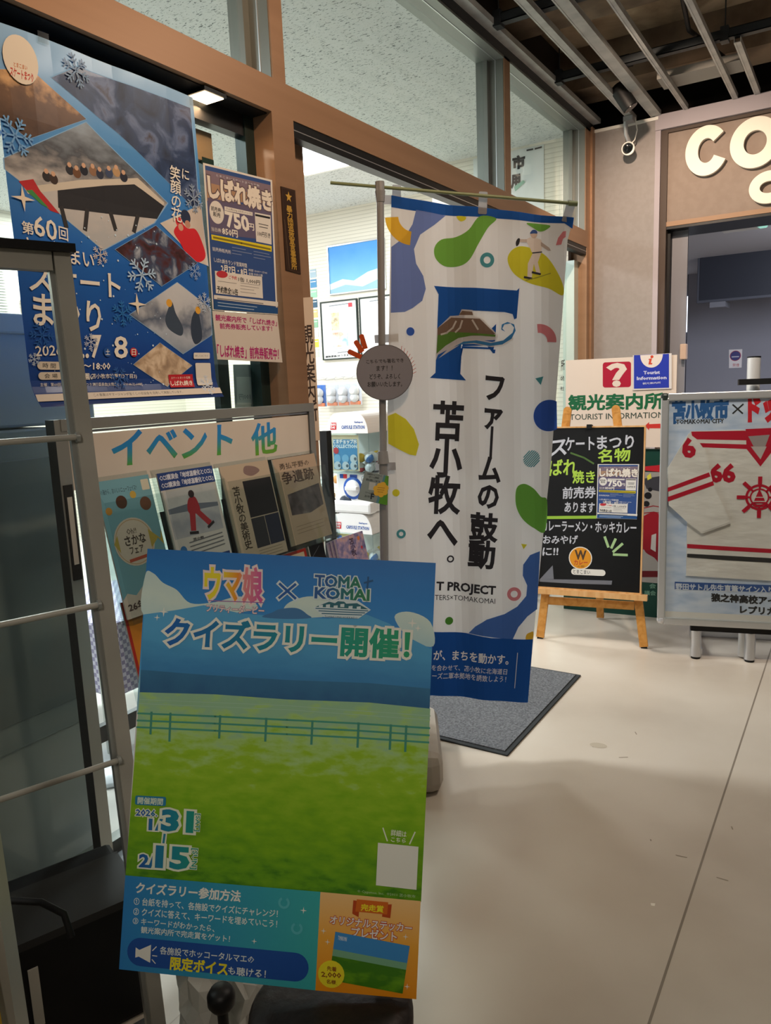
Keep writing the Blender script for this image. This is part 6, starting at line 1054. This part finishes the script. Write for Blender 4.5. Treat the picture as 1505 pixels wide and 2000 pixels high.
    b = MB(); b.box((-.085, y - .002, zc * .86), (-.062, y, zc * .97), M('#2a56a8')); b.box((-.061, y - .002, zc * .86), (-.038, y, zc * .97), M('#c8303a')); b.box((-.018, y - .002, zc * .88), (.03, y, zc * .96), M('#2a4a9a'), bev=.001); b.obj('stickers', t)
    return t
def pA(g, x0, x1, z0, z1):
    w = x1 - x0; h = z1 - z0; L = lambda a, c, e, f: [(x0 + w * a, z1 - h * c), (x0 + w * e, z1 - h * c), (x0 + w * a, z1 - h * f)]
    g.poly('#d9c8a4', [(x0, z0), (x1, z0), (x1, z1), (x0, z1)]); g.poly('#4f94c4', [(x0 + w * .06, z0 + h * .04), (x1 - w * .06, z0 + h * .04), (x1 - w * .06, z1 - h * .12), (x0 + w * .06, z1 - h * .12)])
    g.T('とまチョップ水', '#e8ecee', L(.06, .12, .94, .24), .06, outline='#3a78ac', ow=.05, res=1); g.T('COLLECTION', '#d6e6f0', L(.06, .27, .94, .36), .06, res=1); g.disc('#c8404a', (x0 + w * .16, z1 - h * .44), w * .1, 14)
    for i in range(6):
        c = (x0 + w * (.2 + .3 * (i % 3)), z1 - h * (.66 + .2 * (i // 3))); g.disc('#7fb8dc' if i < 2 else '#c9d6dc', c, w * .13, 16)
        if i >= 2: g.disc('#5d6a74', (c[0] + w * .06, c[1]), w * .05, 10)
def pB(g, x0, x1, z0, z1):
    w = x1 - x0; h = z1 - z0; L = lambda a, c, e, f: [(x0 + w * a, z1 - h * c), (x0 + w * e, z1 - h * c), (x0 + w * a, z1 - h * f)]
    g.poly('#d9c47a', [(x0, z0), (x1, z0), (x1, z1), (x0, z1)]); g.smooth('#6fae4a', [(x0 + w * .04, z1 - h * .3), (x0 + w * .3, z1 - h * .2), (x1 - w * .05, z1 - h * .25), (x1 - w * .05, z1 - h * .38), (x0 + w * .3, z1 - h * .42)])
    g.T('とまチョップ', '#eef0e6', L(.3, .14, .92, .24), .06, outline='#4a8a34', ow=.05, res=1); g.T('マンホール', '#eef0e6', L(.28, .27, .92, .38), .06, outline='#4a8a34', ow=.05, res=1); g.T('COLLECTION', '#8a7a40', L(.4, .43, .85, .47), .01, res=1); g.rr('#3a6ab8', L(.04, .05, .22, .16), .2)
    for i in range(6): g.arc(('#4a6ab0', '#8a8a4a', '#7a7a5a')[i % 3], (x0 + w * (.2 + .3 * (i % 3)), z1 - h * (.60 + .22 * (i // 3))), w * .06, w * .12)
zm = [(-0.6401,0.7659),(-0.6121,1.2636)]
machine('capsule_machine', 'upper white capsule machine with a blue collection card', [(-0.6430,0.7145)][0][1], zm[1][1], pA)
hh = zm[1][1] - [(-0.6430,0.7145)][0][1]
machine('capsule_machine', 'lower white capsule machine with a yellow and green card', [(-0.6430,0.7145)][0][1] - hh, [(-0.6430,0.7145)][0][1], pB)
zb_ = [(-0.6430,0.7145)][0][1] - hh
b = MB(); b.box((-.15, -.15, 0), (.15, .15, zb_), m_mw, bev=.006); tag(b.obj('machine_plinth', mw=Matrix.Translation((cx0 + W_ / 2, 3.35 + D_ / 2, 0))), 'white plinth under the two capsule machines', 'plinth')
# pictures on the slat wall
def picture(lb, q, fr_c, fn, name='framed_picture', th=.018, brd=.012):
    t = thing(name, lb, 'picture', mw=frame('C', .02)); x0 = (q[0][0] + q[3][0]) / 2; x1 = (q[1][0] + q[2][0]) / 2; y1 = (q[0][1] + q[1][1]) / 2; y0 = (q[2][1] + q[3][1]) / 2
    b = MB(); m = mt(fr_c)
    for lo, hi in (((x0, y0, -.018), (x0 + brd, y1, .006)), ((x1 - brd, y0, -.018), (x1, y1, .006)), ((x0 + brd, y0, -.018), (x1 - brd, y0 + brd, .006)), ((x0 + brd, y1 - brd, -.018), (x1 - brd, y1, .006))): b.box(lo, hi, m)
    b.obj('frame', t); b = MB().up(-.004, .0005); P = lambda s, r: (x0 + (x1 - x0) * s, y1 - (y1 - y0) * r); b.poly('#e6e8e6', [(x0, y0), (x1, y0), (x1, y1), (x0, y1)]); fn(b, P); b.obj('print', t)
def land(b, P):
    b.poly(MGRAD('art_sky', 'Y', 1.9, 2.7, [(0, '#a9d0e4'), (.5, '#7fb9e4'), (1, '#4f96dc')], .35, 3), [P(0, 0), P(1, 0), P(1, 1), P(0, 1)]); b.poly('#c6dbe4', [P(0, .78), P(.25, .70), P(.45, .76), P(.7, .62), P(1, .55), P(1, 1), P(0, 1)]); b.poly('#8fb4c6', [P(0, .9), P(.3, .82), P(.6, .9), P(1, .74), P(1, 1), P(0, 1)])
picture('blue landscape picture with snowy hills in a silver frame high on the slat wall', [(-2.8480,2.7684),(-2.1876,2.7683),(-2.1798,2.3219),(-2.8413,2.2844)], m_silver, land)
def docs(b, P):
    b.ln('#8a8f94', [P(.25, .08), P(.75, .07)], .012)
    for r in (.11, .13): b.ln('#a9adb0', [P(.25, r), P(.6, r - .005)], .006)
    b.poly('#b8404a', [P(.76, .06), P(.87, .06), P(.87, .13), P(.76, .13)]); b.poly(MNOISE('art_sketch', [(.3, '#b9995a'), (.5, '#d6cdb0'), (.7, '#8a765a')], 12), [P(.28, .2), P(.5, .2), P(.5, .5), P(.28, .5)]); b.poly(MNOISE('art_sketch2', [(.3, '#b98a6a'), (.5, '#d6cfc6'), (.7, '#8fb0d0')], 10), [P(.3, .54), P(.72, .53), P(.72, .78), P(.3, .79)])
    b.ln('#a9adb0', [P(.3, .82), P(.7, .81)], .006); b.ln('#a9adb0', [P(.3, .86), P(.6, .85)], .006); b.ln('#6d7276', [P(.42, .885), P(.7, .875)], .008)
    b.T('複製原画(ゆうきまさみ)', '#2a2c2e', [P(.07, .925), P(.9, .915), P(.07, .965)], .03, res=1)
picture('white framed page with two small sketches and black caption, below the landscape', [(-2.9775,2.2422),(-2.5295,2.2507),(-2.5118,1.6874),(-2.9513,1.6648)], M('#26302c', .4), docs)
def docs2(b, P):
    b.ln('#8a8f94', [P(.3, .08), P(.75, .07)], .012); b.poly(MNOISE('art_sketch3', [(.3, '#8a8f8a'), (.6, '#c9ccc9')], 14), [P(.3, .17), P(.45, .17), P(.45, .27), P(.3, .27)]); b.ln('#a9adb0', [P(.3, .12), P(.6, .12)], .006)
picture('white framed page partly hidden behind the banner pole', [(-2.5058,2.2437),(-2.0864,2.2520),(-2.0701,1.7072),(-2.4876,1.6862)], M('#26302c', .4), docs2)
cs = ['#9fb4c0', '#4f8ab4', '#8fc0a4', '#3a5a70', '#c9b27a', '#7fa88a', '#c6c9c2', '#d6c84a', '#b9c4b4']
lbs = ['topmost small card', 'small blue card below the topmost', 'pale green small card third from the top', 'dark blue small card in the middle', 'sand coloured small card', 'green small card', 'white small card', 'yellow small card', 'lowest pale small card']
for i in range(9):
    y = 527 + i * 19; q = [(-3.0834,2.5760),(-3.0061,2.5773),(-3.0064,2.4786),(-3.1017,1.7547),(-3.0227,1.7605)]; a = Vector(q[0]).lerp(Vector(q[3]), i / 8.4); w = q[1][0] - q[0][0]; h = (q[0][1] - q[3][1]) / 9.4
    b = MB(); b.box((a.x, a.y - h * .9, .0), (a.x + w, a.y, .004), M(cs[i])); b.up(.0045, .0005); b.ln('#e0e2de', [(a.x + .01, a.y - h * .25), (a.x + w - .01, a.y - h * .25)], .008); tag(b.obj('wall_card', mw=frame('C')), lbs[i] + ' in the column left of the framed pages', 'card', 'cards on the slat wall')
# display hooks and packets
q = [(-2.9811,1.5070),(-2.4787,1.5123),(-3.0115,1.4410),(-2.9860,1.2324)]
t = thing('hook_rail', 'thin wire rail with hooks on the slat wall above the packets', 'rail', mw=frame('C'))
b = MB(); b.tube([(q[0][0] - .05, q[0][1], .03), (q[1][0] + .1, q[0][1], .03)], .004, m_silver, 8); b.obj('rail', t)
for i in range(5):
    x = q[0][0] + .07 + i * .105; b = MB(); b.tube([(x, q[0][1], .03), (x, q[0][1] - .02, .06), (x, q[0][1] - .03, .2), (x, q[0][1] - .015, .21)], .003, m_silver, 6); b.obj('hook', t)
for i in range(4):
    p0 = [(-3.0122,1.4306),(-2.8567,1.4356),(-2.7173,1.4359),(-2.5802,1.4412)][i]; w = .135; h = [(-3.0122,1.4306)][0][1] - [(-2.9871,1.2167)][0][1]
    t = thing('packet', ('blue backed packet at the left end', 'clear packet with white filling, second from the left', 'clear packet with white filling, third from the left', 'clear packet with white filling beside the round notice')[i] + ' of the hook rail', 'packet', mw=frame('C', .12), group='packets on the hooks')
    t.matrix_world = frame('C', .12) @ Matrix.Translation((p0[0] + w / 2, p0[1], 0))
    b = MB(); b.box((-w / 2, -h, -.004), (w / 2, 0, 0), M('#3a6ab4' if i == 0 else '#c9cdd4', .4)); b.obj('backing', t)
    b = MB()
    for s in ((0, -.38, .05), (0, -.68, .045)): b.lathe([(s[2] * math.cos(math.radians(a)) + .0005, s[2] * math.sin(math.radians(a))) for a in range(-90, 91, 18)], M('#d8d6d4', .8), o=(s[0], s[1] * h, .03), n=14)
    b.obj('filling', t)
    b = MB(); b.box((-w * .42, -h, 0), (w * .42, -h * .84, .03), M('#d8805a', .5), bev=.006); b.obj('base_card', t)
    b = MB(); b.box((-w / 2, -h, .07), (w / 2, -.01, .071), MGLASS('film', '#f4f6f8', 1.3, .15)); b.obj('film', t)
# shelf behind the machines
q = [(-1.439,4.200,0.7394),(-1.325,4.200,0.6002),(-1.434,4.200,0.5402)]
t = thing('side_shelf', 'white side shelf left of the capsule machines', 'shelf', loc=(q[0][0] - .1, 4.2, 0))
for z in (q[0][2], q[2][2] - .02, .4):
    b = MB(); b.box((-.25, -.0, z - .02), (.35, .4, z), m_white); b.obj('board', t)
for x in (-.25, .33):
    b = MB(); b.box((x, .0, 0), (x + .02, .4, q[0][2] + .3), m_white); b.obj('side_panel', t)
t0 = None
for i in range(5):
    x = q[0][0] + .0 + i * .052; t = thing('bottle', ('leftmost', 'second', 'third', 'fourth', 'rightmost')[i] + ' dark bottle with a cream cap on the side shelf', 'bottle', loc=(x, 4.26, q[2][2] - .02), group='dark bottles on the side shelf')
    b = MB(); b.lathe([(.02, 0), (.021, .002), (.021, .085), (.010, .11), (.010, .12)], M('#1d1714', .2, spec=.6), n=16); b.obj('body', t)
    b = MB(); b.lathe([(.012, .118), (.013, .119), (.013, .145), (.001, .147)], M('#c9a878', .5), n=14); b.obj('cap', t)
b = MB(); b.lathe([(.001, 0), (.05, 0), (.06, .03), (.05, .05), (.001, .055)], M('#b98a52', .7), n=18); tag(b.obj('bread_roll', mw=Matrix.Translation((q[0][0] + .06, 4.28, q[0][2]))), 'small light brown round box on the top board of the side shelf', 'box')
q = [(-0.583,3.000,1.190),(-0.5389,3.000,1.190)]; b = MB(); b.box((q[0][0], 3.0, 0), (q[1][0], 3.04, q[0][2]), m_black); b.box((q[0][0] - .1, 2.95, 0), (q[1][0] + .1, 3.1, .015), m_black); tag(b.obj('black_post'), 'flat black post standing just inside the doorway by the bronze post', 'post')
# left part of the shop
t = thing('steel_cabinet', 'long dark grey cabinet back standing behind the left glass pane', 'cabinet', loc=(-.45, .2, 0))
b = MB(); b.box((-.2, -1.6, .44), (.2, 1.15, 1.32), MNOISE('cabinet_grey', [(.3, '#8a9093'), (.7, '#979da0')], 1.5, 3, .5), bev=.005); b.obj('body', t)
b = MB(); b.box((-.19, -1.6, 0), (.19, 1.15, .44), M('#b0b4b4', .5)); b.obj('base', t)
for i in range(4):
    b = MB(); y = -.5 + i * .42; b.box((.2, y, .52), (.206, y + .38, 1.24), M('#7a8083', .45), bev=.002); b.obj('panel', t)
t = thing('office_printer', 'light grey box machine on top of the cabinet behind the left glass', 'printer', loc=(-.55, 1.0, 1.325))
b = MB(); b.box((-.25, -.6, 0), (.25, .5, .27), M('#aeb4b8', .5), bev=.008); b.obj('body', t)
b = MB(); b.box((-.26, -.61, .255), (.26, .51, .31), M('#b9bfc3', .5), bev=.006); b.obj('lid', t)
b = MB()
for k in range(40): b.box((0, -1.2, 1.75 + k * .025), (.006, 1.2, 1.75 + k * .025 + .018), M('#a9aca6', .5))
b.box((-.01, -1.22, 2.75), (.03, 1.22, 2.8), m_white); tag(b.obj('window_blind', mw=Matrix.Translation((-4.96, 3.05, .1))), 'grey slatted blind on the far shop wall, left edge', 'blind')
t = thing('wooden_frame', 'small wooden picture frame on the far shop wall left of the blue poster', 'picture', loc=(-4.98, 4.42, 2.02))
b = MB(); b.box((0, -.06, 0), (.02, .3, .32), M('#b08a5c', .5)); b.obj('frame', t); b = MB(); b.box((.02, -.03, .03), (.023, .27, .29), M('#c9ccd0')); b.obj('print', t)
# pedestal table with checked cloth
t = thing('pedestal_table', 'small table with a lilac checked cloth and round white base behind the rack', 'table', loc=(-.72, 1.75, 0))
b = MB(); b.lathe([(.001, 0), (.24, 0), (.245, .012), (.24, .022), (.03, .03), (.001, .03)], M('#c9ced4', .35, .2), n=40); b.obj('base', t)
b = MB(); b.tube([(0, 0, .03), (0, 0, .52)], .03, m_alu2, 16); b.obj('column', t)
m_chk = bpy.data.materials.new('checked_cloth'); m_chk.use_nodes = True; _nt = m_chk.node_tree; _c = _nt.nodes.new('ShaderNodeTexChecker'); _c.inputs['Scale'].default_value = 62; _c.inputs[1].default_value = lin('#8f86a8'); _c.inputs[2].default_value = lin('#cfc9dc'); _tc = _nt.nodes.new('ShaderNodeTexCoord'); _nt.links.new(_tc.outputs['Object'], _c.inputs[0]); _nt.links.new(_c.outputs[0], _nt.nodes['Principled BSDF'].inputs['Base Color'])
b = MB(); b.box((-.55, .0, .25), (.03, .5, .545), m_chk, bev=.012); b.obj('cloth', t)
